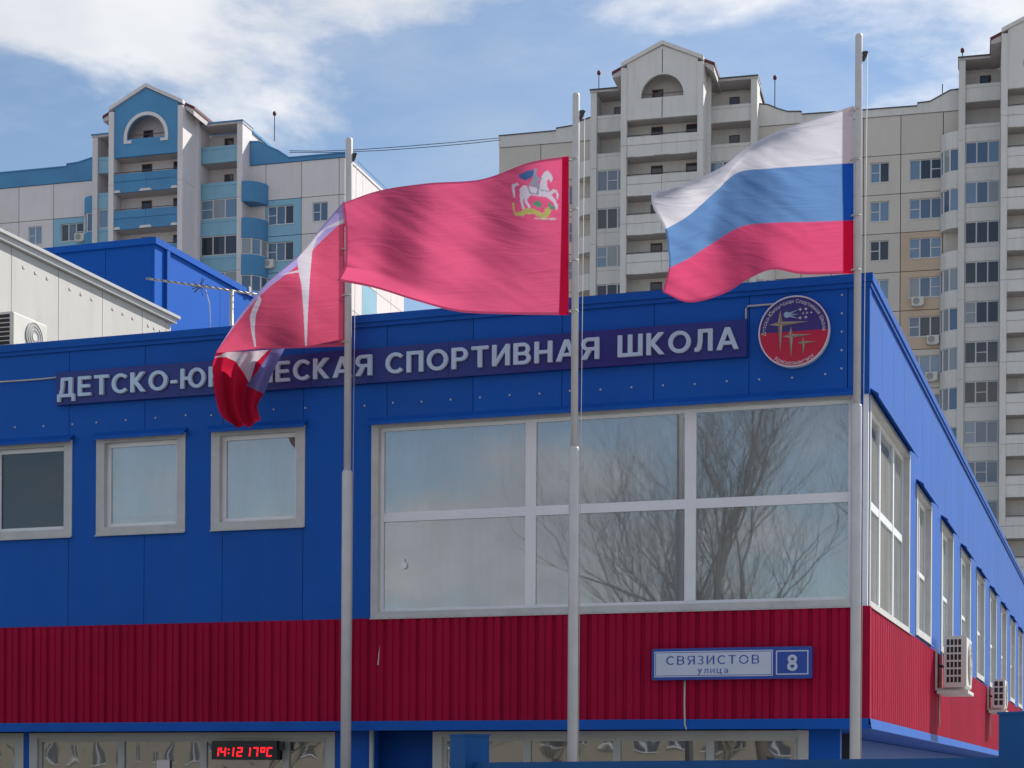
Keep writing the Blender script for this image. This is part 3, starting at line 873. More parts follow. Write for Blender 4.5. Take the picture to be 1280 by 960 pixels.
# cables on the facade
def cable(name, pts, rad, label, m='cable'):
    o = obj(name, MB().tube(pts, rad, 6), M[m], None, True)
    return tag(o, label, 'cable')
def fw(x, y, v): u, z = SF.front(x, y, v); return SF.world(u, v, z)
cable('emblem_cable', [fw(932.5, 400, -0.02), fw(932.5, 386, -0.02), fw(935, 382.5, -0.02), fw(945, 382, -0.02), fw(968, 380, -0.02)], 0.012, 'pale cable bent between the long sign and the round emblem')
cable('sign_cable', [fw(-30, 479, -0.02), fw(15, 476.5, -0.02), fw(50, 474, -0.02), fw(74, 471.5, -0.02)], 0.012, 'pale cable running to the left end of the long sign')
cable('plate_cable', [fw(856, 850, -0.045), fw(855.5, 880, -0.045), fw(856, 905, -0.08), fw(858, 912, -0.08)], 0.012, 'pale cable hanging down from the street name plate')

# =================================================================== LED clock
clk = SF.empty('led_clock')
tag(clk, 'black digital clock showing red time and temperature under the red band', 'clock')
cv = GV - 0.16
k0, k1 = SF.front(264.5, 938, cv)[0], SF.front(346, 938, cv)[0]; kz0, kz1 = SF.front(300, 949.5, cv)[1], SF.front(300, 926, cv)[1]
obj('housing', MB().box(k0, k1, cv, cv + 0.11, kz0, kz1), M['black'], clk)
obj('bracket', MB().box(k1, k1 + 0.07, cv + 0.04, cv + 0.10, (kz0 + kz1) / 2, kz1 - 0.01), M['black'], clk)
SEG = {'0': 'abcdef', '1': 'bc', '2': 'abged', '4': 'fgbc', '7': 'abc', 'C': 'afed', 'o': 'abgf'}
kw = k1 - k0; kh = kz1 - kz0
def digit(ch, fx, w=0.085):
    x = k0 + kw * fx; W_ = kw * w; z0 = kz0 + kh * 0.16; H_ = kh * 0.50; t = H_ * 0.15
    mb = MB(); sk = 0.10
    def bar(xa, xb, za, zb):
        s_ = lambda z: (z - z0) * sk
        n = len(mb.v)
        for c in (cv - 0.004, cv + 0.001):
            mb.v += [(xa + s_(za), c, za), (xb + s_(za), c, za), (xb + s_(zb), c, zb), (xa + s_(zb), c, zb)]
        mb.f += [tuple(n + i for i in q) for q in ((0, 1, 2, 3), (4, 7, 6, 5), (0, 4, 5, 1), (1, 5, 6, 2), (2, 6, 7, 3), (3, 7, 4, 0))]
    g = t * 0.25; zm = z0 + H_ / 2
    for s in SEG[ch]:
        if s == 'a': bar(x + g, x + W_ - g, z0 + H_ - t, z0 + H_)
        if s == 'd': bar(x + g, x + W_ - g, z0, z0 + t)
        if s == 'g': bar(x + g, x + W_ - g, zm - t / 2, zm + t / 2)
        if s == 'b': bar(x + W_ - t, x + W_, zm + g, z0 + H_ - g)
        if s == 'c': bar(x + W_ - t, x + W_, z0 + g, zm - g)
        if s == 'f': bar(x, x + t, zm + g, z0 + H_ - g)
        if s == 'e': bar(x, x + t, z0 + g, zm - g)
    obj('digit', mb, M['led'], clk)
for ch, fx, w in (('1', .05, .06), ('4', .13, .085), ('1', .28, .06), ('2', .385, .085), ('1', .535, .06), ('7', .63, .08), ('o', .745, .07), ('C', .84, .085)): digit(ch, fx, w)
mb = MB()
for f in (.30, .50): mb.box(k0 + kw * .255, k0 + kw * .275, cv - .004, cv + .001, kz0 + kh * f, kz0 + kh * (f + .08))
obj('colon', mb, M['led'], clk)

# notice on the ground floor window
p0, p1 = SF.front(195, 962, GV)[0], SF.front(211, 962, GV)[0]
tag(obj('paper_notice', MB().box(0, p1 - p0, 0, 0.003, 0, 0.30), M['paper'], None), 'small pale paper notice on the ground floor glass', 'notice')
o = bpy.data.objects['paper_notice']; z_ = SF.front(203, 950, GV)[1]; o.location = SF.world(p0, GV + 0.022, z_ - 0.30); o.rotation_euler = (0, 0, -SF.a)

# =================================================================== air conditioners
def conditioner(name, label, u0, v0, v1, z0, z1, w, off, cols, rows, fr_=SF, uw=0.0, bracket=True):
    """unit hung on a wall that faces +u; v0..v1 along the wall"""
    e = fr_.empty(name); tag(e, label, 'air conditioner')
    ua, ub = u0 + off, u0 + off + w
    r_ = 0.025
    mb = MB().prism([(ua + r_, z0), (ub - r_, z0), (ub, z0 + r_), (ub, z1 - r_), (ub - r_, z1), (ua + r_, z1), (ua, z1 - r_), (ua, z0 + r_)], v0, v1)
    obj('casing', mb, M['ac'], e)
    # grille on the short end
    g0, g1, h0, h1 = ua + w * .10, ub - w * .10 if cols < 4 else ub - w * .38, z0 + (z1 - z0) * .08, z1 - (z1 - z0) * .05
    if cols >= 4: g1 = ub - w * .22
    cw, ch = (g1 - g0) / cols, (h1 - h0) / rows
    for i in range(cols):
        for j in range(rows):
            obj('grille_slot', MB().box(g0 + i * cw + cw * .14, g0 + (i + 1) * cw - cw * .14, v0 - 0.003, v0 + 0.01, h0 + j * ch + ch * .12, h0 + (j + 1) * ch - ch * .12), M['ac_dark'], e)
    # fan with guard on the face away from the wall
    vc, zc_ = v0 + (v1 - v0) * .60, (z0 + z1) / 2; fr0 = min((z1 - z0) * .42, (v1 - v0) * .36)
    n = 28; ring = MB(); hub = MB()
    cyl = [(vc + fr0 * math.cos(2 * math.pi * i / n), zc_ + fr0 * math.sin(2 * math.pi * i / n)) for i in range(n)]
    f = obj('fan_guard', MB().prism(cyl, -ub - 0.012, -ub + 0.001, MS), M['ac_fan'], e)
    cyl = [(vc + fr0 * .25 * math.cos(2 * math.pi * i / n), zc_ + fr0 * .25 * math.sin(2 * math.pi * i / n)) for i in range(n)]
    obj('fan_hub', MB().prism(cyl, -ub - 0.02, -ub - 0.011, MS), M['ac'], f)
    for rr in (.5, .75, .97):
        pts = [(ub + 0.015, vc + fr0 * rr * math.cos(2 * math.pi * i / 24), zc_ + fr0 * rr * math.sin(2 * math.pi * i / 24)) for i in range(25)]
        obj('guard_ring', MB().tube(pts, 0.006, 5), M['ac'], f)
    if bracket:
        for vv in (v0 + .06, v1 - .1):
            b = MB().box(u0 + 0.024, ub - .02, vv, vv + .04, z0 - .045, z0 - .002); b.box(u0 + 0.024, u0 + .065, vv, vv + .04, z0 - .002, z0 + (z1 - z0) * .78)
            obj('bracket', b, M['ac'], e)
        obj('support_tray', MB().box(u0 + .07, ub + .03, v0 - .05, v1 + .05, z0 - .10, z0 - .046), M['ac'], e)
        p = MB().tube([(u0 + .03, v0 + .12, z0 + (z1 - z0) * .45), (u0 + off * .6, v0 + .12, z0 + (z1 - z0) * .43), (ua + .01, v0 + .12, z0 + (z1 - z0) * .40)], 0.022, 6)
        obj('pipe', p, M['ac_dark'], e, True)
        p = MB().tube([(u0 + .10, v0 + .10, z0 - .1), (u0 + .095, v0 + .1, z0 - .35), (u0 + .10, v0 + .1, z0 - .62)], 0.010, 5)
        obj('drain_hose', p, M['cable'], e, True)
    return e
# front end of unit 1 seen between px 1180 and 1207, 796 to 858
def side_unit(label, x_wall, x0, x1, ytop, ybot, length, cols, rows):
    v0 = SF.side(x_wall, (ytop + ybot) / 2)[0]
    u0, z1 = SF.front(x0, ytop, v0); u1, z0 = SF.front(x1, ybot, v0)
    return conditioner('air_conditioner', label, 0.0, v0, v0 + length, z0, z1, u1 - u0, u0, cols, rows)
side_unit('larger boxy air conditioner on bracket on the red side wall, nearer the corner', 1166, 1180, 1208, 795, 859, 1.0, 4, 6)
side_unit('smaller air conditioner on bracket on the red side wall, near the blue post', 1232, 1240.5, 1256, 849, 885, 0.85, 2, 4)

# =================================================================== rooftop blocks
an = W(0, 290, 29.8)
AU, AV, AZ = SF.local(an)
annex = SF.empty('rooftop_block')
tag(annex, 'light grey panel clad rooftop block with an air conditioner on it', 'rooftop block')
ends = [SF.side(x, 400, AU)[0] for x in (-50, 14, 73, 128, 178, 207.5, 214)]
ends[0] = ends[1] - (ends[2] - ends[1]); ends.insert(0, ends[0] - 1.5)
for k in range(len(ends) - 1):
    mb = MB().box(AU - 0.08, AU, ends[k] + .008, ends[k + 1] - .008, Z_ROOF - .42, AZ - .16)
    obj('wall_panel', mb, M['grey_panel'], annex)
mb = MB().box(AU - 6, AU - .085, ends[0], ends[-1] - .01, Z_ROOF - .42, AZ - .17)
obj('core', mb, M['grey_cap'], annex)
mb = MB().box(AU - 6.1, AU + .14, ends[0] - .1, ends[-1] + .12, AZ - .055, AZ); mb.box(AU - .02, AU + .09, ends[0], ends[-1] + .06, AZ - .15, AZ - .056)
obj('roof_edge', mb, M['grey_cap'], annex)
mb = MB()
for k in range(1, len(ends) - 2):
    for f in (.25, .5, .75): 
        vv = ends[k] + (ends[k + 1] - ends[k]) * f
        mb.box(AU + .0, AU + .012, vv - .03, vv + .03, AZ - .42, AZ - .38)
tag(obj('rivets', mb, M['trim'], annex), kind='stuff')
# its conditioner: short end at px 0..15, fan face 18..40
av0 = SF.side(17, 415, AU + 0.55)[0]
u0, z1 = SF.front(-6, 391, av0); u1, z0 = SF.front(17, 434, av0)
conditioner('air_conditioner', 'air conditioner with round fan on the light grey rooftop block', AU, av0, av0 + .95, z0, z1, .36, max(.12, u1 - AU - .36), 1, 7)

hc = W(193.5, 297, 38.5); HU, HV, HZ = SF.local(hc)
hall = SF.empty('hall_roof_block')
tag(hall, 'bright blue box shaped upper hall rising behind the light grey block', 'building')
HB = Z_ROOF - .45
k = 0; a = HU
while a > HU - 9:
    obj('wall_panel', MB().box(a - PANEL + .006, a - .006 - (.06 if k == 0 else 0), HV, HV + .08, HB, HZ - .14), M['hall_blue'], hall); a -= PANEL; k += 1
hsplit = SF.side(207, 350, HU)[0]
a = HV + .002
first = hsplit - .05 - a
obj('wall_panel', MB().box(HU - .06, HU, a, a + first, HB, HZ - .14), M['hall_blue'], hall)
obj('downpipe', MB().box(HU + .002, HU + .07, a + first, a + first + .12, HB, HZ - .16), M['blue_trim'], hall)
a += first + .13
while a < HV + 26:
    obj('wall_panel', MB().box(HU - .06, HU, a + .006, a + PANEL * 2 - .006, HB, HZ - .14), M['hall_blue'], hall); a += PANEL * 2
obj('core', MB().box(HU - 9, HU - .065, HV + .085, HV + 27, HB, HZ - .16), M['backing'], hall)
mb = MB().box(HU - 9, HU + .06, HV - .06, HV + .3, HZ - .14, HZ); mb.box(HU - .3, HU + .06, HV + .301, HV + 27, HZ - .14, HZ)
obj('parapet_cap', mb, M['hall_blue'], hall)
for vv in (4.2, 12.5, 21): obj('cap_joint', MB().box(HU + .06, HU + .09, HV + vv, HV + vv + .10, HZ - .15, HZ + .05), M['grey_cap'], hall)
obj('base_flashing', MB().prism([(HU + .001, HB), (HU + .5, HB), (HU + .001, HB + .75)], HV + .3, HV + 26), M['hall_blue'], hall)

# roof antenna
ant = bpy.data.objects.new('roof_antenna', None); COL.objects.link(ant)
tag(ant, 'long comb shaped television antenna on a short mast above the sign', 'antenna')
AD = 30.0
mt, mbm = W(289.5, 366, AD), W(289.5, 412, AD); ant.location = (mt.x, mt.y, Z_ROOF - .4)
def rel(p): return p - ant.location
obj('mast', MB().tube([Vector((0, 0, 0)), rel(W(289.5, 364, AD))], 0.035, 8), M['grey_cap'], ant, True)
pA, pB = rel(W(183, 348, AD - .8)), rel(W(322, 368, AD + .3))
obj('boom', MB().tube([pA, pB], 0.018, 6), M['steel'], ant, True)
for k in range(16):
    f = k / 15.0; p = pA.lerp(pB, 0.03 + .94 * f); l = .10 + .22 * f
    d = Vector((0.25, .95, 0.12)).normalized()
    obj('element', MB().tube([p - d * l, p + d * l], 0.008, 5), M['rail'], ant, True)
mb = MB(); c = rel(W(250, 358, AD - .2))
for k in range(14):
    a1_ = random.uniform(0, 6.28); d = Vector((math.cos(a1_) * .14, random.uniform(-.1, .1), math.sin(a1_) * .14)); mb.tube([c, c + d], .006, 4)
obj('dipole', mb, M['rail'], ant)
p0_ = rel(W(257, 362, AD)); obj('feed_cable', MB().tube([p0_, rel(W(262, 380, AD)), rel(W(263, 400, AD)), rel(W(263, 415, AD))], .008, 5), M['cable'], ant, True)

# =================================================================== flagpoles
def flagpole(xb, ytop, yj, depth, label):
    e = bpy.data.objects.new('flagpole', None); COL.objects.link(e)
    p = W(xb, 700, depth); e.location = (p.x, p.y, 0)
    top = W(xb, ytop, depth).z; jn = W(xb, yj, depth).z
    tag(e, label, 'flagpole', 'flagpoles in front of the school')
    obj('lower_tube', MB().tube([(0, 0, 0.0), (0, 0, jn - .03), (0, 0, jn)], [.00290 * depth, .00290 * depth, .0023 * depth], 20), M['steel'], e, True)
    obj('upper_tube', MB().tube([(0, 0, jn + .001), (0, 0, top - .02), (0, 0, top)], [.00200 * depth, .00200 * depth, .0017 * depth], 18), M['steel'], e, True)
    obj('base_plate', MB().box(-.15, .15, -.15, .15, 0, .02), M['steel'], e)
    pz = top - .24
    mb = MB().tube([(.045, 0, pz - .05), (.085, 0, pz + .05)], .022, 8); mb.box(.03, .07, -.012, .012, pz + .02, pz + .05)
    obj('pulley', mb, M['rail'], e)
    obj('halyard', MB().tube([(.095, .0, pz + .02), (.075, .0, jn + .3), (.062, -.02, 1.2)], .004, 5), M['cable'], e, True)
    return e
D3, D2, D1 = 20.1, 20.25, 23.3
flagpole(1070, 43, 505, D3, 'tall grey flagpole carrying the white blue red striped flag, rightmost')
flagpole(717, 117, 558, D2, 'grey flagpole carrying the red flag with the white rider')
flagpole(433.5, 173, 588, D1, 'grey flagpole carrying the drooping red flag with white star, leftmost')

# =================================================================== flags
def cr(p, n):
    """Catmull-Rom through the rows of p (k,m) sampled n times"""
    p = np.asarray(p, float); k = len(p)
    q = np.vstack([2 * p[0] - p[1], p, 2 * p[-1] - p[-2]])
    out = []
    for i in range(n):
        t = i / (n - 1) * (k - 1); j = min(int(t), k - 2); f = t - j
        a, b, c, d = q[j], q[j + 1], q[j + 2], q[j + 3]
        out.append(0.5 * (2 * b + (c - a) * f + (2 * a - 5 * b + 4 * c - d) * f * f + (3 * b - a - 3 * c + d) * f ** 3))
    return np.array(out)
def surf(grid, tt, ns, nt):
    """grid: rows (t) of columns (s) of (x,y,depth offset); tt: the t value of each row"""
    rows = [cr(r, ns) for r in grid]                         # each ns x 3
    rows = np.array(rows)                                     # k x ns x 3
    res = np.zeros((nt, ns, 4))
    k = len(rows)
    for i in range(ns):
        c = cr(np.hstack([rows[:, i, :], np.array(tt)[:, None]]), nt)
        res[:, i, :] = c
    return res
flag_mat = bpy.data.materials.new('flag_cloth'); flag_mat.use_nodes = True
t = flag_mat.node_tree; t.nodes.clear()
at = t.nodes.new('ShaderNodeAttribute'); at.attribute_name = 'print'
di = t.nodes.new('ShaderNodeBsdfDiffuse'); trn = t.nodes.new('ShaderNodeBsdfTranslucent'); mx = t.nodes.new('ShaderNodeMixShader'); ou = t.nodes.new('ShaderNodeOutputMaterial')
tcn = t.nodes.new('ShaderNodeTexCoord'); nz_ = t.nodes.new('ShaderNodeTexNoise'); nz_.inputs['Scale'].default_value = 3.0; nz_.inputs['Detail'].default_value = 5
t.links.new(tcn.outputs['Object'], nz_.inputs[0])
# fine wrinkles running along the pull of the cloth
mpf = t.nodes.new('ShaderNodeMapping'); mpf.inputs['Rotation'].default_value = (0, R(-24), 0); mpf.inputs['Scale'].default_value = (.9, 1, 4.2)
t.links.new(tcn.outputs['Object'], mpf.inputs[0])
nw_ = t.nodes.new('ShaderNodeTexNoise'); nw_.inputs['Scale'].default_value = 1.15; nw_.inputs['Detail'].default_value = 3; nw_.inputs['Roughness'].default_value = .5; nw_.inputs['Distortion'].default_value = .8
t.links.new(mpf.outputs[0], nw_.inputs[0])
ab_ = t.nodes.new('ShaderNodeMath'); ab_.operation = 'SUBTRACT'; ab_.inputs[1].default_value = .5; t.links.new(nw_.outputs[0], ab_.inputs[0])
ab2 = t.nodes.new('ShaderNodeMath'); ab2.operation = 'ABSOLUTE'; t.links.new(ab_.outputs[0], ab2.inputs[0])
ab3 = t.nodes.new('ShaderNodeMath'); ab3.operation = 'POWER'; ab3.inputs[1].default_value = .6; t.links.new(ab2.outputs[0], ab3.inputs[0])
ad_ = t.nodes.new('ShaderNodeMath'); ad_.operation = 'MULTIPLY_ADD'; ad_.inputs[1].default_value = .25; t.links.new(nz_.outputs[0], ad_.inputs[0]); t.links.new(ab3.outputs[0], ad_.inputs[2])
bu = t.nodes.new('ShaderNodeBump'); bu.inputs['Strength'].default_value = .24; bu.inputs['Distance'].default_value = .04
t.links.new(ad_.outputs[0], bu.inputs['Height'])
for n_ in (di, trn):
    t.links.new(at.outputs['Color'], n_.inputs[0]); t.links.new(bu.outputs[0], n_.inputs['Normal'])
ma_ = t.nodes.new('ShaderNodeMath'); ma_.operation = 'MULTIPLY'; ma_.inputs[1].default_value = .60
t.links.new(at.outputs['Alpha'], ma_.inputs[0]); t.links.new(ma_.outputs[0], mx.inputs[0])
t.links.new(di.outputs[0], mx.inputs[1]); t.links.new(trn.outputs[0], mx.inputs[2]); t.links.new(mx.outputs[0], ou.inputs[0])

def flag_mesh(name, parts, depth):
    """parts: list of (surface array, colour function(x,y,s,t)->rgba, ripple)"""
    vs = []; fs = []; cols = []
    base_p = None
    for res, colf, rip in parts:
        nt, ns, _ = res.shape; n0 = len(vs)
        for j in range(nt):
            for i in range(ns):
                x, y, d, tv = res[j, i]; s = i / (ns - 1)
                xr_, yr_ = x * .86 + y * .5, -x * .5 + y * .86
                dd = d + rip * (0.8 * mnoise.noise(Vector((xr_ * .006, yr_ * .030, depth))) + .22 * mnoise.noise(Vector((xr_ * .012, yr_ * .085, 3 + depth)))) * min(1, s * 4)
                vs.append(W(x, y, depth + dd)); cols.append(colf(x, y, s, tv))
        for j in range(nt - 1):
            for i in range(ns - 1):
                a_ = n0 + j * ns + i; fs.append((a_, a_ + 1, a_ + ns + 1, a_ + ns))
    o0 = vs[0].copy()
    me = bpy.data.meshes.new(name); me.from_pydata([tuple(v - o0) for v in vs], [], fs)
    ca_ = me.color_attributes.new('print', 'FLOAT_COLOR', 'POINT')
    ca_.data.foreach_set('color', np.array(cols, dtype=np.float32).ravel())
    me.materials.append(flag_mat); me.polygons.foreach_set('use_smooth', [True] * len(me.polygons))
    o = put(name, me, None, o0)
    return o
def inpoly(x, y, poly):
    c = False; j = len(poly) - 1
    for i in range(len(poly)):
        xi, yi = poly[i]; xj, yj = poly[j]
        if (yi > y) != (yj > y) and x < (xj - xi) * (y - yi) / (yj - yi) + xi: c = not c
        j = i
    return c

# --- white / blue / red flag
g3 = [
 [(1067, 132, 0), (1002, 153.5, .10), (962, 169, .02), (930, 187, -.10), (898, 211, .05), (850, 231, .20), (814, 241, .10)],
 [(1067, 156, 0), (1002, 170, .04), (962, 183, -.06), (930, 196, -.18), (899, 220, -.08), (854, 242, .08), (816, 258, .06)],
 [(1067, 204, 0), (1000, 208, .06), (960, 211, .02), (922, 216, -.14), (893, 241, -.16), (860, 270, .04), (831, 287, .12)],
 [(1067, 240, 0), (1002, 243, .10), (963, 245, .06), (924, 250, -.10), (891, 273, -.18), (861, 297, -.02), (835, 312, .14)],
 [(1067, 275, 0), (1005, 277, .12), (966, 278, .10), (926, 283, -.04), (890, 304, -.16), (862, 322, -.08), (836, 335, .12)],
 [(1067, 342, 0), (1005, 343, .14), (966, 337, .16), (935, 349, .02), (905, 367, -.12), (862, 378, -.12), (828, 365, .06)]]
t3 = [0, .115, 1 / 3, .5, 2 / 3, 1]
def c3(x, y, s, t):
    al = 1.0
    if t < 1 / 3: c = (.60, .585, .63)
    elif t < 2 / 3: c = (.12, .235, .46)
    else: c = (.62, .075, .175)
    if s < .034:
        al = .12; c = (.55, .46, .50) if t < 1 / 3 else (.015, .085, .42) if t < 2 / 3 else (.68, .008, .05)
    if t < .016 or t > .98 or s > .985: al = .25
    return (*c, al)
f3 = flag_mesh('striped_flag', [(surf(g3, t3, 190, 150), c3, .030)], D3)
tag(f3, 'white, blue and red striped flag blowing left from the tallest pole', 'flag')

# --- red flag with rider
g2 = [
 [(711, 195, 0), (662, 203, .10), (602, 224, -.05), (535, 229, .12), (475, 238, -.02), (428, 254, .08)],
 [(711, 246, 0), (660, 252, .08), (600, 266, -.10), (535, 268, .08), (475, 272, -.10), (431, 282, .02)],
 [(711, 300, 0), (655, 306, .05), (594, 314, -.06), (532, 312, .10), (474, 308, -.14), (432, 306, -.04)],
 [(711, 350, 0), (648, 352, .06), (586, 352, .02), (527, 345, .12), (473, 333, -.10), (431, 330, -.06)],
 [(711, 374, 0), (644, 376, .08), (580, 374, .05), (522, 362, .14), (471, 346, -.06), (430, 335, -.05)],
 [(711, 394, 0), (640, 393, .10), (575, 390, .10), (520, 376, .24), (468, 360, .14), (421, 351, .16)]]
t2 = [0, .26, .52, .78, .9, 1]
EMB = [
 ((.06, .13, .30), [(225, 310), (260, 290), (370, 250), (385, 300), (350, 335), (290, 368), (250, 345)]),
 ((.10, .26, .19), [(360, 600), (390, 572), (440, 572), (458, 610), (440, 645), (410, 622)]),
 ((.10, .26, .19), [(515, 600), (535, 585), (562, 618), (612, 618), (604, 655), (550, 655)]),
 ((.42, .40, .13), [(160, 575), (180, 600), (190, 682), (232, 685), (290, 648), (370, 645), (420, 668), (462, 695), (492, 680), (482, 650), (520, 630), (550, 660), (545, 695), (512, 735), (460, 742), (415, 720), (380, 697), (300, 700), (270, 722), (198, 714), (176, 690), (165, 620)]),
 ((.50, .45, .42), [(360, 738), (600, 742), (608, 758), (420, 754)]),
 ((.55, .50, .58), [(160, 402), (215, 393), (232, 408), (192, 418), (186, 445), (192, 535), (176, 535), (161, 450)]),
 ((.55, .50, .58), [(235, 455), (270, 412), (330, 422), (420, 440), (440, 400), (452, 330), (480, 283), (515, 262), (540, 288), (562, 320), (565, 368), (545, 382), (522, 348), (508, 372), (512, 420), (532, 460), (545, 492), (520, 534), (470, 527), (400, 518), (350, 510), (310, 535), (275, 525), (238, 502)]),
 ((.55, .50, .58), [(238, 490), (288, 520), (268, 570), (290, 648), (266, 650), (243, 580)]),
 ((.55, .50, .58), [(280, 520), (352, 505), (308, 560), (350, 638), (325, 645), (284, 572)]),
 ((.55, .50, .58), [(500, 500), (542, 490), (594, 560), (620, 620), (615, 658), (598, 652), (572, 582), (518, 538)]),
 ((.55, .50, .58), [(530, 490), (570, 452), (608, 462), (630, 510), (618, 555), (603, 542), (604, 502), (590, 482), (550, 508)]),
 ((.27, .27, .36), [(375, 300), (384, 240), (405, 234), (412, 262), (402, 300), (430, 338), (468, 348), (462, 364), (420, 358), (432, 400), (440, 430), (424, 512), (403, 512), (412, 450), (390, 425), (350, 418), (328, 415), (352, 370)]),
 ((.30, .26, .33), [(440, 455), (535, 470), (535, 480), (440, 468)]),
 ((.30, .26, .33), [(300, 420), (330, 425), (345, 480), (405, 495), (405, 508), (335, 498), (320, 450)]),
]
EMBP = [(c, [(620 + px * .125, 180 + py * .125) for px, py in poly]) for c, poly in EMB]
def c2(x, y, s, t):
    al = 1.0
    c = (.57, .085, .185)
    if s < .036: al = .10; c = (.62, .010, .055)
    elif 636 < x < 701 and 205 < y < 277:
        for cc, poly in EMBP:
            if inpoly(x, y, poly): c = cc; al = .75
    if t < .018 or t > .982 or s > .985: al = .25
    return (*c, al)
f2 = flag_mesh('rider_flag', [(surf(g2, t2, 330, 210), c2, .034)], D2)
tag(f2, 'red flag with a white horse rider crest near its pole', 'flag')

# --- drooping red flag with white star
g1 = [
 [(431, 250, 0), (402, 284, -.06), (374, 318, .02), (333, 354, .10), (300, 394, -.02), (272, 437, .02)],
 [(431, 312, 0), (401, 336, .04), (374, 358, .10), (333, 382, .02), (301, 409, -.08), (271, 438.5, .02)],
 [(431, 372, 0), (401, 384, .06), (374, 397, .10), (333, 409, -.02), (302, 424, -.06), (271, 440, .02)],
 [(431, 433, 0), (400, 434, .04), (374, 435, .04), (334, 436, -.08), (303, 438.5, -.04), (270, 441.5, .02)]]
t1 = [0, 1 / 3, 2 / 3, 1]
Zp = lambda poly: [(250 + px * .375, 180 + py * .375) for px, py in poly]
S1 = [Zp([(485, 262), (420, 283), (390, 315), (374, 360), (366, 450), (360, 560), (356, 672), (350, 672), (345, 560), (338, 470), (329, 428), (268, 436), (328, 420), (325, 385), (345, 350), (390, 300), (430, 272), (485, 246)]),
      Zp([(198, 505), (205, 520), (186, 570), (182, 620), (187, 676), (181, 676), (170, 620), (166, 575), (176, 545)])]
def c1(x, y, s, t):
    al = 1.0; c = (.57, .080, .155)
    if t < .10 + .10 * max(0, .3 - s): c = (.36, .30, .56)
    for p in S1:
        if inpoly(x, y, p): c = (.56, .52, .58)
    if s < .05: al = .25
    if t < .02 or t > .975: al = .25
    return (*c, al)
gl_ = [
 [(270, 441, .03), (286, 440, .08), (303, 439.5, .02), (320, 438.5, .10), (338, 437, .04), (356, 435.5, .05)],
 [(266, 458, -.12), (278, 459, .10), (296, 459, -.12), (314, 459, .14), (332, 457, -.06), (347, 453, .10)],
 [(267, 478, -.16), (279, 479, .14), (294, 478, -.14), (309, 479, .16), (325, 476, -.06), (338, 472, .12)],
 [(270, 500, -.16), (281, 501, .14), (293, 498, -.12), (305, 499, .14), (318, 494, -.06), (331, 490, .10)],
 [(277, 520, -.12), (286, 522, .12), (297, 518, -.10), (306, 519, .12), (315, 512, -.04), (322, 507, .08)],
 [(293, 532, -.06), (298, 535, .08), (305, 532, -.06), (312, 534, .08), (319, 528, -.02), (326, 525, .04)]]
SL = [Zp([(48, 712), (95, 690), (165, 690), (235, 680), (185, 730), (165, 800), (150, 770), (120, 725), (85, 710)]), Zp([(240, 682), (285, 678), (230, 790), (218, 835), (155, 805), (190, 760)])]
def cl(x, y, s, t):
    al = .8; c = (.60, .018, .06)
    if inpoly(x, y, SL[0]): c = (.66, .62, .66)
    if inpoly(x, y, SL[1]): c = (.22, .21, .46)
    if s < .03 or t > .97: al = .3
    return (*c, al)
f1 = flag_mesh('drooping_flag', [(surf(g1, t1, 330, 280), c1, .022), (surf(gl_, [0, .2, .4, .6, .85, 1], 170, 170), cl, .03)], D1)
tag(f1, 'red flag with white star drooping in folds over the sign, leftmost', 'flag')

def ties(fl, x, ys, depth, n):
    for y in ys:
        p = W(x, y, depth); r_ = .0026 * depth; q = p - fl.location
        ring = [(q.x + r_ * math.cos(2 * math.pi * k / 14), q.y + r_ * math.sin(2 * math.pi * k / 14), q.z) for k in range(15)]
        obj('tie', MB().tube(ring, .009, 5), M['cable'], fl, True)
ties(f3, 1070, (137, 200, 270, 338), D3, 4); ties(f2, 717, (199, 262, 326, 389), D2, 4); ties(f1, 433.5, (256, 312, 370, 428), D1, 4)
# =================================================================== gate
gate = bpy.data.objects.new('blue_gate', None); COL.objects.link(gate)
GDL, GDR = 15.9, 10.8
gl0 = W(587, 918, GDL); gr0 = W(1270, 891, GDR)
gate.location = (gl0.x, gl0.y, 0)
gd = (gr0 - gl0); gang = math.atan2(gd.y, gd.x); gate.rotation_euler = (0, 0, gang); glen = math.hypot(gd.x, gd.y)
tag(gate, 'blue sheet metal gate between two square posts in the foreground', 'gate')
pzl = gl0.z
def post(a, w, top):
    p = obj('post', MB().box(a - w, a + w, -w, w, 0, top - .015), M['fence'], gate)
    obj('cap', MB().box(a - w - .008, a + w + .008, -w - .008, w + .008, top - .015, top), M['fence'], p)
post(0, .125, pzl); 
wr = W(1256, 920, GDR); post(glen + .17, .16, gr0.z)
bz = W(820, 951, 13.6).z
obj('top_rail', MB().box(.14, glen + .005, -.04, .04, bz - .09, bz), M['fence'], gate)
obj('bottom_rail', MB().box(.14, glen + .005, -.035, .035, .12, .20), M['fence'], gate)
k = 9; seg = (glen - .14) / k
for i in range(k):
    obj('sheet_panel', MB().box(.14 + i * seg + .003, .14 + (i + 1) * seg - .003, -.012, .012, .201, bz - .091), M['fence'], gate)
obj('sheet_panel', MB().box(glen + .34, glen + 3.0, -.012, .012, .1, gr0.z - .02), M['fence'], gate)

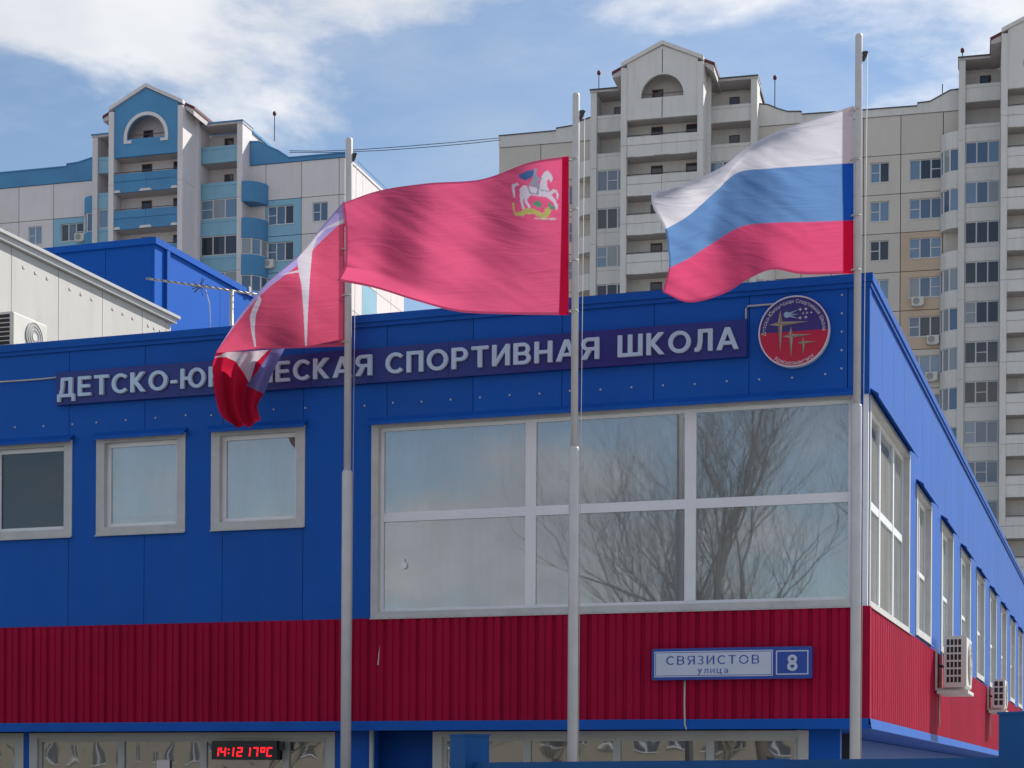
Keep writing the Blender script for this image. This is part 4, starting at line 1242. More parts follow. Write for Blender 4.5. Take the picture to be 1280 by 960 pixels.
# =================================================================== APARTMENT BLOCKS
FL = 2.8
def apt_windows(cols, w, h, fm, rail=False):
    """shared meshes of a window with the given casements, origin at the lower left of the opening"""
    f = MB(); ft = .07
    f.box(0, ft, 0, .08, 0, h); f.box(w - ft, w, 0, .08, 0, h); f.box(ft, w - ft, 0, .08, 0, ft); f.box(ft, w - ft, 0, .08, h - ft, h)
    cw = w / cols
    for i in range(1, cols): f.box(i * cw - .045, i * cw + .045, -.005, .08, ft, h - ft)
    return f.mesh('window', fm), [MB().box((i * cw) + .04, (i + 1) * cw - .04, .03, .05, .04, h - .04) for i in range(cols)]
_wc = {}
M['apt_frame'] = mat('block_window_frame', (0.60, 0.60, 0.62), 0.5, 0.06)
def apt_window(par, u, v, z, w, h, cols, sill=True, bar=None):
    key = (round(w, 2), round(h, 2), cols)
    if key not in _wc:
        fm, panes = apt_windows(cols, w, h, M['apt_frame'])
        pm = []
        for p in panes: pm.append([p.mesh('pane', mm) for mm in M['a_pane']])
        sl_ = MB().box(-.05, w + .05, -.14, .02, -.05, -.002).mesh('sill', M['apt_frame'])
        tr_ = [MB().box(i * w / cols + .05, (i + 1) * w / cols - .05, .0, .06, h * .5 - .03, h * .5 + .03).mesh('transom', M['apt_frame']) for i in range(cols)]
        _wc[key] = (fm, pm, sl_, tr_)
    fm, pm, sl_, tr_ = _wc[key]
    o = put('window', fm, par, (u, v, z))
    pick = random.choice([0, 0, 1, 3, 0])
    for i in range(cols):
        q = random.choice([pick, pick, pick, 1, 2, 3])
        put('pane', pm[i][q], o)
    if sill: put('sill', sl_, o)
    if bar is not None:
        for i in bar: put('transom', tr_[i], o)
    return o

def wing(bd, u0, u1, splits, z_att, n_floors, main, alt, wins, v=0.0, acs=(), gap=.025):
    """wall of storey-high panels; splits: panel edges; z_att: top of the first storey with windows"""
    cols_ = [u0] + list(splits) + [u1]
    for k in range(-1, n_floors):
        b1_ = z_att - k * FL; b0_ = b1_ - FL
        for i in range(len(cols_) - 1):
            a0_, a1_ = cols_[i] + gap, cols_[i + 1] - gap
            hl = []
            if k >= 0:
                for (wu, ww, wh, nc, dz) in wins:
                    if a0_ < wu + ww / 2 < a1_: hl.append((wu, wu + ww, b1_ - dz - wh, b1_ - dz))
            mb = MB()
            for q in rects_minus((a0_, a1_, b0_ + gap, b1_ - gap), hl): mb.box(q[0], q[1], v, v + .30, q[2], q[3])
            m = main
            if k >= 0 and alt and i in alt[0] and alt[1](k): m = alt[2]
            obj('wall_panel', mb, m, bd)
        if k >= 0:
            for (wu, ww, wh, nc, dz) in wins:
                apt_window(bd, wu, v + .10, b1_ - dz - wh, ww, wh, nc, bar=[0] if nc == 2 else random.choice([[0, 2], [2], [0]]))

def arch_front(u0, u1, zb, ze, zp, ac, ar, az, v0, v1):
    """gable wall with a round-headed opening: ac centre, ar half width, az sill height"""
    bm = bmesh.new()
    um = (u0 + u1) / 2
    outer = [(u0, zb), (u1, zb), (u1, ze), (um, zp), (u0, ze)]
    N_ = 20
    hole = [(ac - ar, az)] + [(ac + ar * math.cos(math.pi - math.pi * i / N_), az + .12 + ar * math.sin(math.pi * i / N_)) for i in range(N_ + 1)] + [(ac + ar, az)]
    es = []
    for loop in (outer, hole):
        vs_ = [bm.verts.new((a, v0, b)) for a, b in loop]
        for i in range(len(vs_)): es.append(bm.edges.new((vs_[i], vs_[(i + 1) % len(vs_)])))
    bmesh.ops.triangle_fill(bm, edges=es, use_beauty=True, use_dissolve=False, normal=(0, -1, 0))
    r = bmesh.ops.extrude_face_region(bm, geom=list(bm.faces))
    for g in r['geom']:
        if isinstance(g, bmesh.types.BMVert): g.co.y = v1
    bmesh.ops.recalc_face_normals(bm, faces=bm.faces)
    me = bpy.data.meshes.new('gable_wall'); bm.to_mesh(me); bm.free()
    return me, hole

def tower(bd, u0, d, zz, m, nf, open_top=2, arch_trim=None, left_gl=1):
    """u0: left edge; d: dict of offsets; zz: heights; m: materials"""
    vb, vg = d['vb'], d['vg']
    p1 = u0 + d['pier']; g0 = u0 + d['g0']; g1 = u0 + d['g1']; p2 = u0 + d['p2']; ue = u0 + d['end']
    ztop = zz['bay_top']; zlow = zz['low']
    # piers
    def pier(a0, a1, v0, v1, top, name='pier', mm=None):
        mb = MB(); z = top; first = True
        while z > zlow:
            b = max(zlow, z - 2 * FL); mb.box(a0, a1, v0, v1, b + .02, z); z = b
        obj(name, mb, mm or m['wall'], bd)
    pier(u0, p1, vb - .15, vb + 1.6, ztop); pier(p2, ue, vb - .15, vb + 1.6, ztop)
    gp = .42
    pier(g0, g0 + gp, vg - .10, vg + .5, zz['eave'] - .1); pier(g1 - gp, g1, vg - .10, vg + .5, zz['eave'] - .1)
    # side walls of the projecting part, with a pilaster that breaks them
    for s0, s1 in ((g0 + .002, g0 + .25), (g1 - .25, g1 - .002)):
        pier(s0, s1, vg + .502, vb + 1.55, zz['eave'] - .12, 'side_wall')
    pier(g1 - .002, g1 + .22, vg + 2.1, vg + 2.5, zz['eave'] - .35, 'pilaster')
    # bays either side
    for (b0, b1, which) in ((p1, g0, 0), (g1, p2, 1)):
        obj('bay_back', MB().box(b0 - .2, b1 + .2, vb + 1.5, vb + 1.7, zlow, ztop - .3), m['back'], bd)
        rf = obj('bay_roof', MB().box(b0 - (.5 if which == 0 else 0), b1 + (.5 if which else 0), vb - .2, vb + 1.7, ztop, ztop + .16), m['soffit'], bd)
        obj('roof_edge', MB().box(b0 - (.52 if which == 0 else 0), b1 + (.52 if which else 0), vb - .27, vb + 1.75, ztop + .161, ztop + .25), m['cap'], rf)
        for k in range(nf):
            zt = zz['sp_top'] - k * FL            # top of the spandrel of this storey
            hgt = zz['sp_h']
            sp = obj('balcony_panel', MB().box(b0 + .01, b1 - .01, vb, vb + .14, zt - hgt, zt - .25), m['spandrel'][which], bd)
            obj('coping', MB().box(b0 + .01, b1 - .01, vb - .02, vb + .16, zt - .24, zt), m['spandrel'][which], sp)
            obj('floor_slab', MB().box(b0, b1, vb + .15, vb + 1.5, zt - hgt, zt - hgt + .16), m['soffit'], bd)
            if k < open_top:
                wz = zt - .35
                if which == 1 or k == 0:
                    o = put('loggia_door', MB().box(0, .75, 0, .03, 0, 1.2).mesh('loggia_door', M['brownframe']), bd, (b0 + (b1 - b0) * .42, vb + 1.46, zt - .1))
                    put('pane', MB().box(.07, .68, -.008, 0, .08, 1.12).mesh('pane', M['a_pane'][1]), o)
            else:
                hh = FL - hgt - .04
                apt_window(bd, b0 + .02, vb + .03, zt + .02, b1 - b0 - .04, hh, 3, sill=False, bar=random.choice([[1], [], [0], None]))
    # gable storey
    um = (g0 + g1) / 2
    me, hole = arch_front(g0 + gp + .002, g1 - gp - .002, zz['gab_bot'], zz['eave'] + .18, zz['peak'] - .05, um, zz['ar'], zz['sill'], vg, vg + .25)
    me.materials.append(m['gable']); put('gable_wall', me, bd)
    # trim band above: two sloping verge boards and the roof slabs
    over = .75
    sl_ = (zz['peak'] - zz['eave']) / (um - g0)
    for sgn, ge in ((-1, g0), (1, g1)):
        ex = ge + sgn * over; ez_ = zz['eave'] - sl_ * over
        if sgn < 0: pl_ = [(ge, zz['eave']), (um - .002, zz['peak']), (um - .002, zz['peak'] + .28), (ge, zz['eave'] + .28)]
        else: pl_ = [(um + .002, zz['peak']), (ge, zz['eave']), (ge, zz['eave'] + .28), (um + .002, zz['peak'] + .28)]
        obj('verge_board', MB().prism(pl_, vg - .16, vg + .30), m['verge'], bd)
        if sgn < 0: pr_ = [(ex, ez_), (um - .002, zz['peak']), (um - .002, zz['peak'] + .22), (ex, ez_ + .22)]
        else: pr_ = [(um + .002, zz['peak']), (ex, ez_), (ex, ez_ + .22), (um + .002, zz['peak'] + .22)]
        rf = obj('roof_slope', MB().prism(pr_, vg + .31, vb + 1.5), M['maroon'], bd)
        xs = sorted((ge + sgn * .01, ex - sgn * .06))
        zs = lambda a: zz['eave'] - sl_ * abs(a - ge) - .02
        obj('soffit', MB().prism([(xs[0], zs(xs[0])), (xs[1], zs(xs[1])), (xs[1], zs(xs[1]) - .45), (xs[0], zs(xs[0]) - .25)], vg + .33, vb + 1.4), M['soffit'], rf)
    obj('gable_joint', MB().box(um - .03, um + .03, vg - .004, vg + .01, zz['sill'] + zz['ar'] + .2, zz['peak'] - .3), M['joint'], bd) if m.get('joint') else None
    if m.get('joint'): obj('gable_joint', MB().box(um - .03, um + .03, vg - .004, vg + .01, zz['gab_bot'] + .05, zz['sill'] - .05), M['joint'], bd)
    if arch_trim:
        mb = MB(); N_ = 20; w_ = .26
        pts = [(um - zz['ar'], zz['sill'] - .12)] + [(um + zz['ar'] * math.cos(math.pi - math.pi * i / N_), zz['sill'] + .12 + zz['ar'] * math.sin(math.pi * i / N_)) for i in range(N_ + 1)] + [(um + zz['ar'], zz['sill'] - .12)]
        r2_ = zz['ar'] + w_
        pts2 = [(um - r2_, zz['sill'] - .12)] + [(um + r2_ * math.cos(math.pi - math.pi * i / N_), zz['sill'] + .12 + r2_ * math.sin(math.pi * i / N_)) for i in range(N_ + 1)] + [(um + r2_, zz['sill'] - .12)]
        for i in range(len(pts) - 1):
            n = len(mb.v)
            for c_ in (vg - .07, vg + .02):
                for p_ in (pts[i], pts2[i], pts2[i + 1], pts[i + 1]): mb.v.append((p_[0], c_, p_[1]))
            mb.f += [(n, n + 1, n + 2, n + 3), (n + 4, n + 7, n + 6, n + 5), (n, n + 4, n + 5, n + 1), (n + 3, n + 2, n + 6, n + 7), (n, n + 3, n + 7, n + 4), (n + 1, n + 5, n + 6, n + 2)]
        obj('arch_trim', mb, m['verge'], bd)
        for s_ in (-1, 1): obj('arch_foot', MB().box(um + s_ * zz['ar'] - (.38 if s_ > 0 else .0) + (-.26 if s_ < 0 else 0), um + s_ * zz['ar'] + (.26 if s_ > 0 else .38), vg - .075, vg + .02, zz['sill'] - .34, zz['sill'] - .121), m['verge'], bd)
    obj('arch_rail', MB().box(um - zz['ar'], um + zz['ar'], vg + .1, vg + .14, zz['sill'] + .28, zz['sill'] + .33), M['brownframe'], bd)
    # loggias
    lb = vg + 1.45
    obj('loggia_back', MB().box(g0 + .25, g1 - .25, lb, lb + .2, zlow, zz['eave'] - .1), m['back'], bd)
    a0, a1 = g0 + gp + .01, g1 - gp - .01
    def back_windows(zt):
        for f, w_ in ((.30, .85), (.80, .85)):
            x_ = a0 + (a1 - a0) * f
            o = put('loggia_window', MB().box(0, w_, 0, .04, 0, .62).mesh('loggia_window', M['brownframe']), bd, (x_, lb - .045, zt))
            put('pane', MB().box(.08, w_ - .08, -.01, 0, .08, .54).mesh('pane', M['a_pane'][1]), o)
    o = put('loggia_door', MB().box(0, .8, 0, .04, 0, .95).mesh('loggia_door', M['brownframe']), bd, (um - .95, lb - .045, zz['sill'] + .15))
    put('pane', MB().box(.1, .7, -.01, 0, .1, .88).mesh('pane', M['a_pane'][1]), o)
    obj('floor_slab', MB().box(a0, a1, vg + .26, lb, zz['gab_bot'] + .02, zz['gab_bot'] + .18), m['soffit'], bd)
    for k in range(nf):
        zt = zz['par_top'] - k * FL; ph = zz['par_h']
        half = (a0 + a1) / 2
        p_ = None
        for s0, s1 in ((a0, half - .012), (half + .012, a1)):
            q = obj('loggia_parapet', MB().box(s0, s1, vg, vg + .14, zt - ph, zt - ph * .42), m['parapet'], bd)
            obj('parapet_top', MB().box(s0, s1, vg - .025, vg + .16, zt - ph * .42 + .02, zt), m['parapet'], q)
        for c_, w_ in ((a0 + .28, .28), (half, .55), (a1 - .28, .28)):
            obj('slab_bracket', MB().prism([(c_ - w_, zt - ph - .001), (c_ + w_, zt - ph - .001), (c_ + w_ * .7, zt - ph + .18), (c_ - w_ * .7, zt - ph + .18)], vg - .10, vg - .003), m['verge'], bd)
        obj('hand_rail', MB().box(a0, a1, vg + .03, vg + .07, zt + .10, zt + .14), M['rail'], bd)
        obj('floor_slab', MB().box(a0, a1, vg + .15, lb, zt - ph, zt - ph + .16), m['soffit'], bd)
        back_windows(zt + .50)
    # core behind
    obj('tower_core', MB().box(u0 + .1, ue - .1, vb + 1.75, 11.0, 0, ztop - .05), m['wall'], bd)
    obj('tower_parapet', MB().box(u0 + .05, ue + .02, vb + 1.81, 11.2, ztop - .049, ztop + .14), m['cap'], bd)
    obj('base_wall', MB().box(u0, ue, vb, vb + 1.7, 0, zlow - .02), m['wall'], bd)
    obj('base_wall', MB().box(g0, g1, vg, vb - .01, 0, zlow - .02), m['wall'], bd)

def round_balcony(bd, uc, vc, rad, zt, hgt, mm, glazed, sgn, tint=None):
    """quarter-round balcony in the corner at (uc, vc); sgn +1 opens to the right"""
    N_ = 10
    key = ('rb', round(rad, 2), round(hgt, 2), sgn, mm.name)
    if key not in _wc:
        mb = MB()
        for i in range(N_):
            n = len(mb.v)
            for an in (math.pi / 2 * i / N_, math.pi / 2 * (i + 1) / N_):
                for r_ in (rad, rad - .12):
                    for z in (-hgt, 0): mb.v.append((sgn * r_ * math.sin(an), -r_ * math.cos(an), z))
            mb.f += [(n, n + 1, n + 5, n + 4), (n + 2, n + 6, n + 7, n + 3), (n + 1, n + 3, n + 7, n + 5), (n, n + 4, n + 6, n + 2)]
        n = len(mb.v)
        mb.v.append((0, 0, -hgt + .01))
        for i in range(N_ + 1): mb.v.append((sgn * (rad - .05) * math.sin(math.pi / 2 * i / N_), -(rad - .05) * math.cos(math.pi / 2 * i / N_), -hgt + .01))
        for i in range(N_): mb.f.append((n, n + 1 + i, n + 2 + i))
        fr_ = MB(); pn = [MB() for _ in range(3)]
        h2 = FL - hgt - .02
        for k in range(4):
            an = math.pi / 2 * k / 3; x_, y_ = sgn * (rad - .06) * math.sin(an), -(rad - .06) * math.cos(an)
            fr_.box(x_ - .05, x_ + .05, y_ - .05, y_ + .05, 0, h2)
        for k in range(3):
            a_, b_ = math.pi / 2 * k / 3, math.pi / 2 * (k + 1) / 3
            A = Vector((sgn * (rad - .06) * math.sin(a_), -(rad - .06) * math.cos(a_), 0)); B_ = Vector((sgn * (rad - .06) * math.sin(b_), -(rad - .06) * math.cos(b_), 0))
            for z0_, z1_ in ((0, .06), (h2 - .06, h2)):
                d_ = (B_ - A).normalized(); nn_ = Vector((-d_.y, d_.x, 0)) * .04
                fr_.v += [tuple(p) for p in (A - nn_ + Vector((0, 0, z0_)), B_ - nn_ + Vector((0, 0, z0_)), B_ + nn_ + Vector((0, 0, z0_)), A + nn_ + Vector((0, 0, z0_)), A - nn_ + Vector((0, 0, z1_)), B_ - nn_ + Vector((0, 0, z1_)), B_ + nn_ + Vector((0, 0, z1_)), A + nn_ + Vector((0, 0, z1_)))]
                n = len(fr_.v) - 8
                fr_.f += [tuple(n + i for i in q) for q in ((0, 3, 2, 1), (4, 5, 6, 7), (0, 1, 5, 4), (1, 2, 6, 5), (2, 3, 7, 6), (3, 0, 4, 7))]
            pn[k].quad(A + Vector((0, 0, .05)), B_ + Vector((0, 0, .05)), B_ + Vector((0, 0, h2 - .05)), A + Vector((0, 0, h2 - .05)))
        _wc[key] = (mb.mesh('round_balcony', mm), fr_.mesh('balcony_window', M['apt_frame']), [[p.mesh('pane', g) for g in M['a_pane']] for p in pn])
    pm, fm, pn = _wc[key]
    o = put('round_balcony', pm, bd, (uc, vc, zt))
    if glazed:
        w = put('balcony_window', fm, o, (0, 0, .005))
        q = random.choice([0, 2, 3])
        # panes stay within three levels: block > balcony > pane
        for k in range(3): put('pane', pn[k][random.choice([q, 0, 2])], o, (0, 0, .005))
    return o

def parapet(bd, prof, zb, v0, v1, m, mcap):
    for i in range(len(prof) - 1):
        (a, z), (b, z2) = prof[i], prof[i + 1]
        if b - a < .002: continue
        obj('parapet', MB().prism([(a, zb), (b, zb), (b, z2), (a, z)], v0, v1), m, bd)
        obj('parapet_cap', MB().prism([(a, z + .002), (b, z2 + .002), (b, z2 + .08), (a, z + .08)], v0 - .06, v1 + .06), mcap, bd)

# ------------------------------------------------------------------ right block (grey and white)
BF = Frame(W(1100, 400, 130.0), 14.0)
bB = BF.empty('apartment_block')
tag(bB, 'tall grey and white panel apartment block with gabled towers behind the striped flag', 'building')
VB, VG = -1.3, -4.4
Lb = lambda x, y=200, v=0.0: BF.front(x, y, v)[0]
Hb = lambda x, y, v=0.0: BF.front(x, y, v)[1]
u0 = Lb(738, 200, VB - .15)
dB = dict(vb=VB, vg=VG, pier=.45, g0=Lb(776, 200, VG) - u0, g1=Lb(879, 200, VG) - u0)
dB['end'] = Lb(946, 200, VB - .15) - u0; dB['p2'] = dB['end'] - .45
zB = dict(bay_top=Hb(741, 117, VB), sp_top=Hb(760, 144, VB), sp_h=1.22, eave=Hb(779, 84, VG), peak=Hb(828, 56, VG), gab_bot=Hb(779, 151, VG), ar=(Lb(854, 110, VG) - Lb(801, 110, VG)) / 2,
          sill=Hb(801, 123.5, VG), par_top=Hb(779, 172.5, VG), par_h=1.42, low=Hb(1260, 720, VG))
mB = dict(wall=M['b_white'], back=M['b_white'], cap=M['joint'], spandrel=(M['b_white'], M['b_white']), soffit=M['soffit'], gable=M['b_white'], verge=M['b_white'], parapet=M['b_white'], joint=True)
tower(bB, u0, dB, zB, mB, 12)
u0b = Lb(1198, 200, VB - .15)
tower(bB, u0b, dB, zB, mB, 12)
# wings
z_att = Hb(1100, 195)
uwL = Lb(623.5); 
wing(bB, uwL, u0 + .2, [Lb(676)], z_att, 11, M['b_beige'], None, [(Lb(640), 1.35, 1.45, 2, .45), (Lb(686), 2.3, 1.45, 3, .45)])
w0, w1 = u0 + dB['end'] - .1, u0b + .1
spl = [Lb(1002), Lb(1040), Lb(1079.5), Lb(1126), Lb(1179)]
wing(bB, w0, w1, spl, z_att, 12, M['b_beige'], ([4], lambda k: 2 <= k <= 4, M['b_peach']),
     [(Lb(965), 2.25, 1.45, 3, .45), (Lb(1010), 1.35, 1.45, 2, .45), (Lb(1088), 1.35, 1.45, 2, .45), (Lb(1137), 2.25, 1.45, 3, .45)])
core_top = z_att + FL
obj('block_core', MB().box(uwL, u0 + .1, .35, 13, 0, core_top + .3), M['b_beige'], bB)
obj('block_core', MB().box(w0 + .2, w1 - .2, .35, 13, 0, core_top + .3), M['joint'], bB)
obj('block_core', MB().box(u0b + dB['end'], u0b + dB['end'] + 14, .0, 13, 0, core_top + .3), M['b_beige'], bB)
zpb = core_top + .01
prof = [(uwL, Hb(623.5, 171)), (Lb(695), Hb(695, 164.5)), (Lb(695), Hb(695, 161.5)), (Lb(716), Hb(716, 158)), (Lb(726), Hb(726, 152)), (u0 + .2, Hb(738, 146))]
parapet(bB, prof, zpb, -.08, .3, M['b_white'], M['joint'])
prof = [(Lb(948), Hb(948, 131)), (Lb(960), Hb(960, 132)), (Lb(972), Hb(972, 137)), (Lb(984), Hb(984, 140.5)), (Lb(1002), Hb(1002, 140.5)), (Lb(1002.2), Hb(1002, 144)), (Lb(1080), Hb(1080, 138.5)), (Lb(1146), Hb(1146, 133.5)), (Lb(1146.2), Hb(1146, 130)), (Lb(1162), Hb(1162, 128)), (Lb(1187), Hb(1187, 114)), (Lb(1199), Hb(1199, 112.5))]
parapet(bB, prof, zpb, -.08, .3, M['b_white'], M['joint'])
rbz = Hb(1185, 166, -1)
for k in range(12):
    round_balcony(bB, u0b + .02, 0.0, 1.25, rbz - k * FL, 1.2, M['b_white'], k > 0 and k != 3, -1)
    round_balcony(bB, u0 + .02, 0.0, 1.25, rbz - (k) * FL, 1.2, M['b_white'], k > 6, -1)
    round_balcony(bB, u0 + dB['end'] - .02, 0.0, 1.25, rbz - k * FL, 1.2, M['b_white'], k > 0, 1)

# ------------------------------------------------------------------ left block (blue and grey)
AF = Frame(W(430, 300, 138.0), 15.5)
bA = AF.empty('apartment_block')
tag(bA, 'tall blue and lilac grey panel apartment block with blue gable at the left', 'building')
La = lambda x, y=200, v=0.0: AF.front(x, y, v)[0]
Ha = lambda x, y, v=0.0: AF.front(x, y, v)[1]
ua = La(115.5, 200, VB - .15)
dA = dict(vb=VB, vg=VG, pier=.45, g0=La(136.5, 200, VG) - ua, g1=La(229, 200, VG) - ua)
dA['end'] = La(303, 200, VB - .15) - ua; dA['p2'] = dA['end'] - .45
zA = dict(bay_top=Ha(280, 157, VB), sp_top=Ha(275, 182.5, VB), sp_h=1.26, eave=Ha(144, 138.5, VG), peak=Ha(184.5, 109, VG), gab_bot=Ha(144, 197.5, VG), ar=(La(207.5, 110, VG) - La(160, 110, VG)) / 2,
          sill=Ha(184, 172, VG), par_top=Ha(144, 218.5, VG), par_h=1.42, low=Ha(300, 470, VG))
mA = dict(wall=M['a_grey'], back=M['a_grey'], cap=M['a_blue'], spandrel=(M['a_sky'], M['a_sky']), soffit=M['soffit'], gable=M['a_blue'], verge=M['a_grey'], parapet=M['a_blue'])
tower(bA, ua, dA, zA, mA, 6, arch_trim=True)
z_a = Ha(350, 249.5)
wing(bA, ua - 24, ua + .2, [La(-60), La(-20), La(24), La(67)], z_a, 6, M['a_grey'], ([4], lambda k: True, M['a_sky']), [(La(-6), 1.1, 1.4, 2, .5), (La(36), 1.2, 1.45, 2, .45), (La(76.5), 2.0, 1.4, 3, .45)])
ae = La(431)
wing(bA, ua + dA['end'] - .1, ae, [La(332.5), La(377), La(424)], z_a, 6, M['a_grey'], ([1], lambda k: True, M['a_sky']), [(La(335), 2.15, 1.45, 3, .45), (La(391), 1.25, 1.45, 2, .45)])
topA = z_a + FL
obj('block_core', MB().box(ua - 24, ua + .1, .35, 12.5, 0, topA + .25), M['a_grey'], bA)
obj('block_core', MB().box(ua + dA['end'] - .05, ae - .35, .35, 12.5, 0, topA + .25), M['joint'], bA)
# sunlit end wall
ev = AF.side(505, 380, ae)[0]
cs = [0.02, ev * .28, ev * .52, ev * .76, ev]
for k in range(-1, 8):
    for i in range(4):
        obj('end_panel', MB().box(ae - .3, ae, cs[i] + .025, cs[i + 1] - .025, z_a - (k + 1) * FL + .025, z_a - k * FL - .025), M['a_grey'] if k < 2 or i in (2,) else M['a_sky'] if i == 1 else M['a_grey'], bA)
obj('end_parapet', MB().box(ae - .3, ae + .06, .31, ev, topA + .01, Ha(431, 193)), M['a_grey'], bA)
obj('roof_rail', MB().box(ae - .1, ae - .05, .3, ev, Ha(431, 193) + .45, Ha(431, 193) + .5), M['a_blue'], bA)
zpa = topA + .01
parapet(bA, [(ua - 24, Ha(0, 217) - .35), (La(0), Ha(0, 217)), (La(84), Ha(84, 209)), (La(84.2), Ha(84, 206)), (La(98), Ha(98, 204)), (ua + .2, Ha(114, 195))], zpa, -.08, .3, M['a_blue'], M['a_blue'])
parapet(bA, [(La(313), Ha(313, 178)), (La(324), Ha(324, 178)), (La(336), Ha(336, 184)), (La(349), Ha(349, 189.5)), (La(362), Ha(362, 198)), (La(432), Ha(431, 192))], zpa, -.08, .3, M['a_blue'], M['a_blue'])
obj('parapet_end', MB().box(La(311.5), La(313) - .01, -.09, .3, zpa, Ha(313, 178)), M['maroon'], bA)
rz = Ha(315, 227, -1.2)
for k in range(6):
    round_balcony(bA, ua + dA['end'] - .02, 0.0, 1.55, rz - k * FL, 1.55, M['a_blue'], k >= 2, 1)
    round_balcony(bA, ua + .02, 0.0, 1.3, rz - k * FL, 1.3, M['a_blue'], k >= 1, -1)

# conditioners on the blocks
def wall_unit(bf, x, y, label):
    e = bf.empty('air_conditioner'); u, z = bf.front(x, y, -.4)
    tag(e, label, 'air conditioner')
    e.location = bf.world(u, -.42, z)
    obj('casing', MB().box(-.42, .42, 0, .34, -.3, .3), M['ac'], e)
    n = 20; cyl = [(-.1 + .24 * math.cos(2 * math.pi * i / n), .24 * math.sin(2 * math.pi * i / n)) for i in range(n)]
    obj('fan_guard', MB().prism(cyl, -.012, .002), M['ac_fan'], e)
    obj('bracket', MB().box(-.3, .3, .02, .40, -.36, -.302), M['ac'], e)
wall_unit(AF, 99, 296, 'small air conditioner under a window left of the blue gable tower')
wall_unit(AF, 335, 329, 'small air conditioner beside the round blue balcony')
wall_unit(BF, 1147, 376, 'air conditioner under peach panel window, topmost of three on right block')
wall_unit(BF, 1166, 424, 'air conditioner beside round balcony, middle of three on the right block')
wall_unit(BF, 1164, 470, 'air conditioner just above the blue parapet, lowest of three on right block')

# roof masts with a lamp on top
def mast(bf, x, yb, yt, v, label, lamp=True):
    e = bpy.data.objects.new('roof_mast', None); COL.objects.link(e)
    u, zb = bf.front(x, yb, v); zt = bf.front(x, yt, v)[1]
    e.location = bf.world(u, v, zb - .3)
    tag(e, label, 'mast')
    obj('rod', MB().tube([(0, 0, 0), (0, 0, zt - zb + .3)], .035, 6), M['rail'], e)
    if lamp:
        h_ = zt - zb + .3
        obj('lamp', MB().tube([(0, 0, h_ - .18), (0, 0, h_ - .1), (0, 0, h_ + .1), (0, 0, h_ + .18)], [.06, .14, .14, .05], 8), M['maroon'], e, True)
mast(AF, 343, 172, 142, 3.0, 'thin lamp mast on the roof of the blue block')
mast(BF, 748.5, 115, 91, 1.0, 'thin lamp mast left of the grey gable')
mast(BF, 968.5, 130, 97, 3.0, 'thin lamp mast right of the grey gable behind striped flag')
mast(BF, 1203, 80, 63, 1.0, 'thin lamp mast on the rightmost tower of the grey block')
mast(BF, 1178, 122, 105, .5, 'short bare rod on the curved parapet of the grey block', False)
# wires between the roofs
def wire(pts, label):
    P = [W(*p) for p in pts]
    o = obj('roof_wire', MB().tube(P, .028, 5), M['rail'], None, True); tag(o, label, 'wire')
wire([(362, 188.5, 139), (400, 189, 138.5), (450, 187, 138), (500, 183.5, 137), (560, 178.5, 136), (624, 172.5, 135.5)], 'upper thin wire strung across the sky between the two apartment blocks')
wire([(362, 190.5, 139.2), (420, 190.5, 138.6), (480, 188, 138), (540, 183.5, 137), (590, 179, 136), (626, 175, 135.5)], 'lower thin wire strung across the sky between the two apartment blocks')

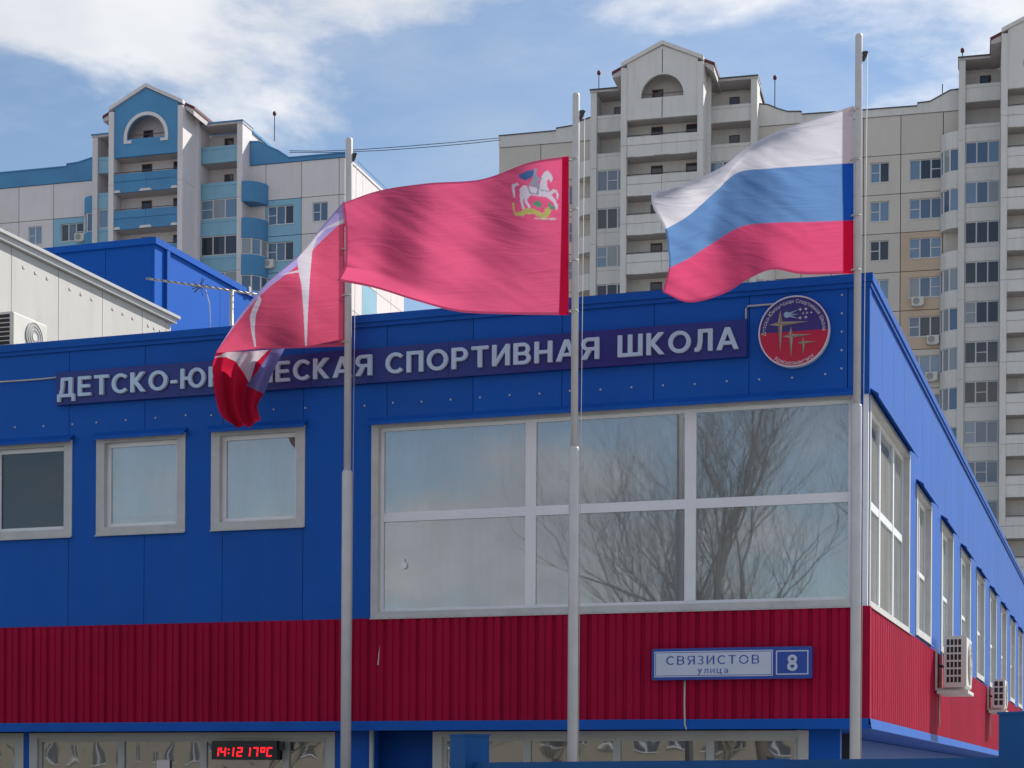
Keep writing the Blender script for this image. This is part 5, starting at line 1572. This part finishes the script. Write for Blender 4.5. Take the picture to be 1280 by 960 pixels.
# =================================================================== bare trees behind the camera (seen in the panes)
def bare_tree(x, y, h, seed, label):
    rnd = random.Random(seed)
    e = bpy.data.objects.new('bare_tree', None); COL.objects.link(e); e.location = (x, y, 0)
    tag(e, label, 'tree', 'bare trees opposite the school')
    tr_ = MB(); cr_ = MB()
    def grow(p, d, l, r_, lev):
        pts = [p]; rr = [r_]; q = p.copy(); dd = d.copy(); n_ = 4 if lev < 4 else 3
        for i in range(n_):
            dd = (dd + Vector((rnd.uniform(-1, 1), rnd.uniform(-1, 1), rnd.uniform(-.3, .7))) * .16).normalized()
            q = q + dd * l / n_; pts.append(q.copy()); rr.append(r_ * (1 - .42 * (i + 1) / n_))
        (tr_ if lev == 0 else cr_).tube(pts, rr, 8 if lev == 0 else 5 if lev < 3 else 3, caps=False)
        if lev >= 6: return
        nb = (6, 5, 5, 4, 4, 3)[lev]
        for k in range(nb):
            i = n_ if k == 0 else rnd.randint(1 if lev else 2, n_)
            ax = Vector((rnd.uniform(-1, 1), rnd.uniform(-1, 1), rnd.uniform(-.1, .9))).normalized()
            nd = (dd * (1.0 if k == 0 else .75) + ax * rnd.uniform(.35, .85)).normalized()
            grow(pts[i], nd, l * rnd.uniform(.58, .80), rr[i] * (.80 if k == 0 else .58), lev + 1)
    grow(Vector((0, 0, 0)), Vector((0, 0, 1)), h * .32, h * .0135, 0)
    obj('trunk', tr_, M['bark'], e, True); obj('crown', cr_, M['bark'], e, True)
bare_tree(-17.5, -14, 21.5, 3, 'tall bare tree mirrored in the middle of the big corner window')
bare_tree(-12.0, -17, 21.0, 8, 'bare tree mirrored at the right of the big corner window')
bare_tree(-26.0, -24, 15.0, 21, 'bare tree mirrored low at the left of the big corner window')
# a row of further trees beyond them, copies of the first three
src = [o for o in bpy.data.objects if o.name.startswith('bare_tree')]
rt = random.Random(11)
for k in range(16):
    e0 = src[k % 3]
    e = e0.copy(); COL.objects.link(e)
    for ch in [c_ for c_ in bpy.data.objects if c_.parent == e0]:
        c_ = ch.copy(); COL.objects.link(c_); c_.parent = e
    f_ = k / 15.0
    e.location = (-75 + 95 * f_ + rt.uniform(-2, 2), -48 - 22 * math.sin(f_ * 3.1) + rt.uniform(-4, 4), 0)
    sc_ = rt.uniform(.42, .6); e.scale = (sc_ * 1.15, sc_ * 1.15, sc_); e.rotation_euler = (0, 0, rt.uniform(0, 6.28))
    e['label'] = 'bare tree in the far row mirrored low in the ground floor glass'
    e['group'] = 'far row of bare trees opposite the school'

# unseen long house added to darken the low reflections in the ground floor glass
lh = bpy.data.objects.new('added_long_house', None); COL.objects.link(lh); lh.location = (-40, -95, 0)
tag(lh, 'unseen long beige house added to darken the ground floor glass reflections', 'building')
M['house'] = mat('house_plaster', (.22, .195, .16), .9, .1, .5, streak=.3, dirtcol=(.2, .18, .15))
obj('wall', MB().box(-170, 70, -10, 0, 0, 7.2), M['house'], lh)
obj('roof', MB().prism([(-10.6, 7.2), (.6, 7.2), (-5, 10)], -170.5, 70.5, lambda a, c, b: (c, a, b)), M['roofing'], lh)
hw = MB().box(-.7, .7, 0, .05, 0, 1.5).mesh('window', M['a_pane'][1]); hf = MB().box(-.04, .04, .05, .09, 0, 1.5).box(-.8, .8, .0, .12, -.1, 0).mesh('frame', M['apt_frame'])
for k in range(69):
    for z in (1.2, 4.3):
        o = put('window', hw, lh, (-166 + k * 3.4, 0, z)); put('frame', hf, o)
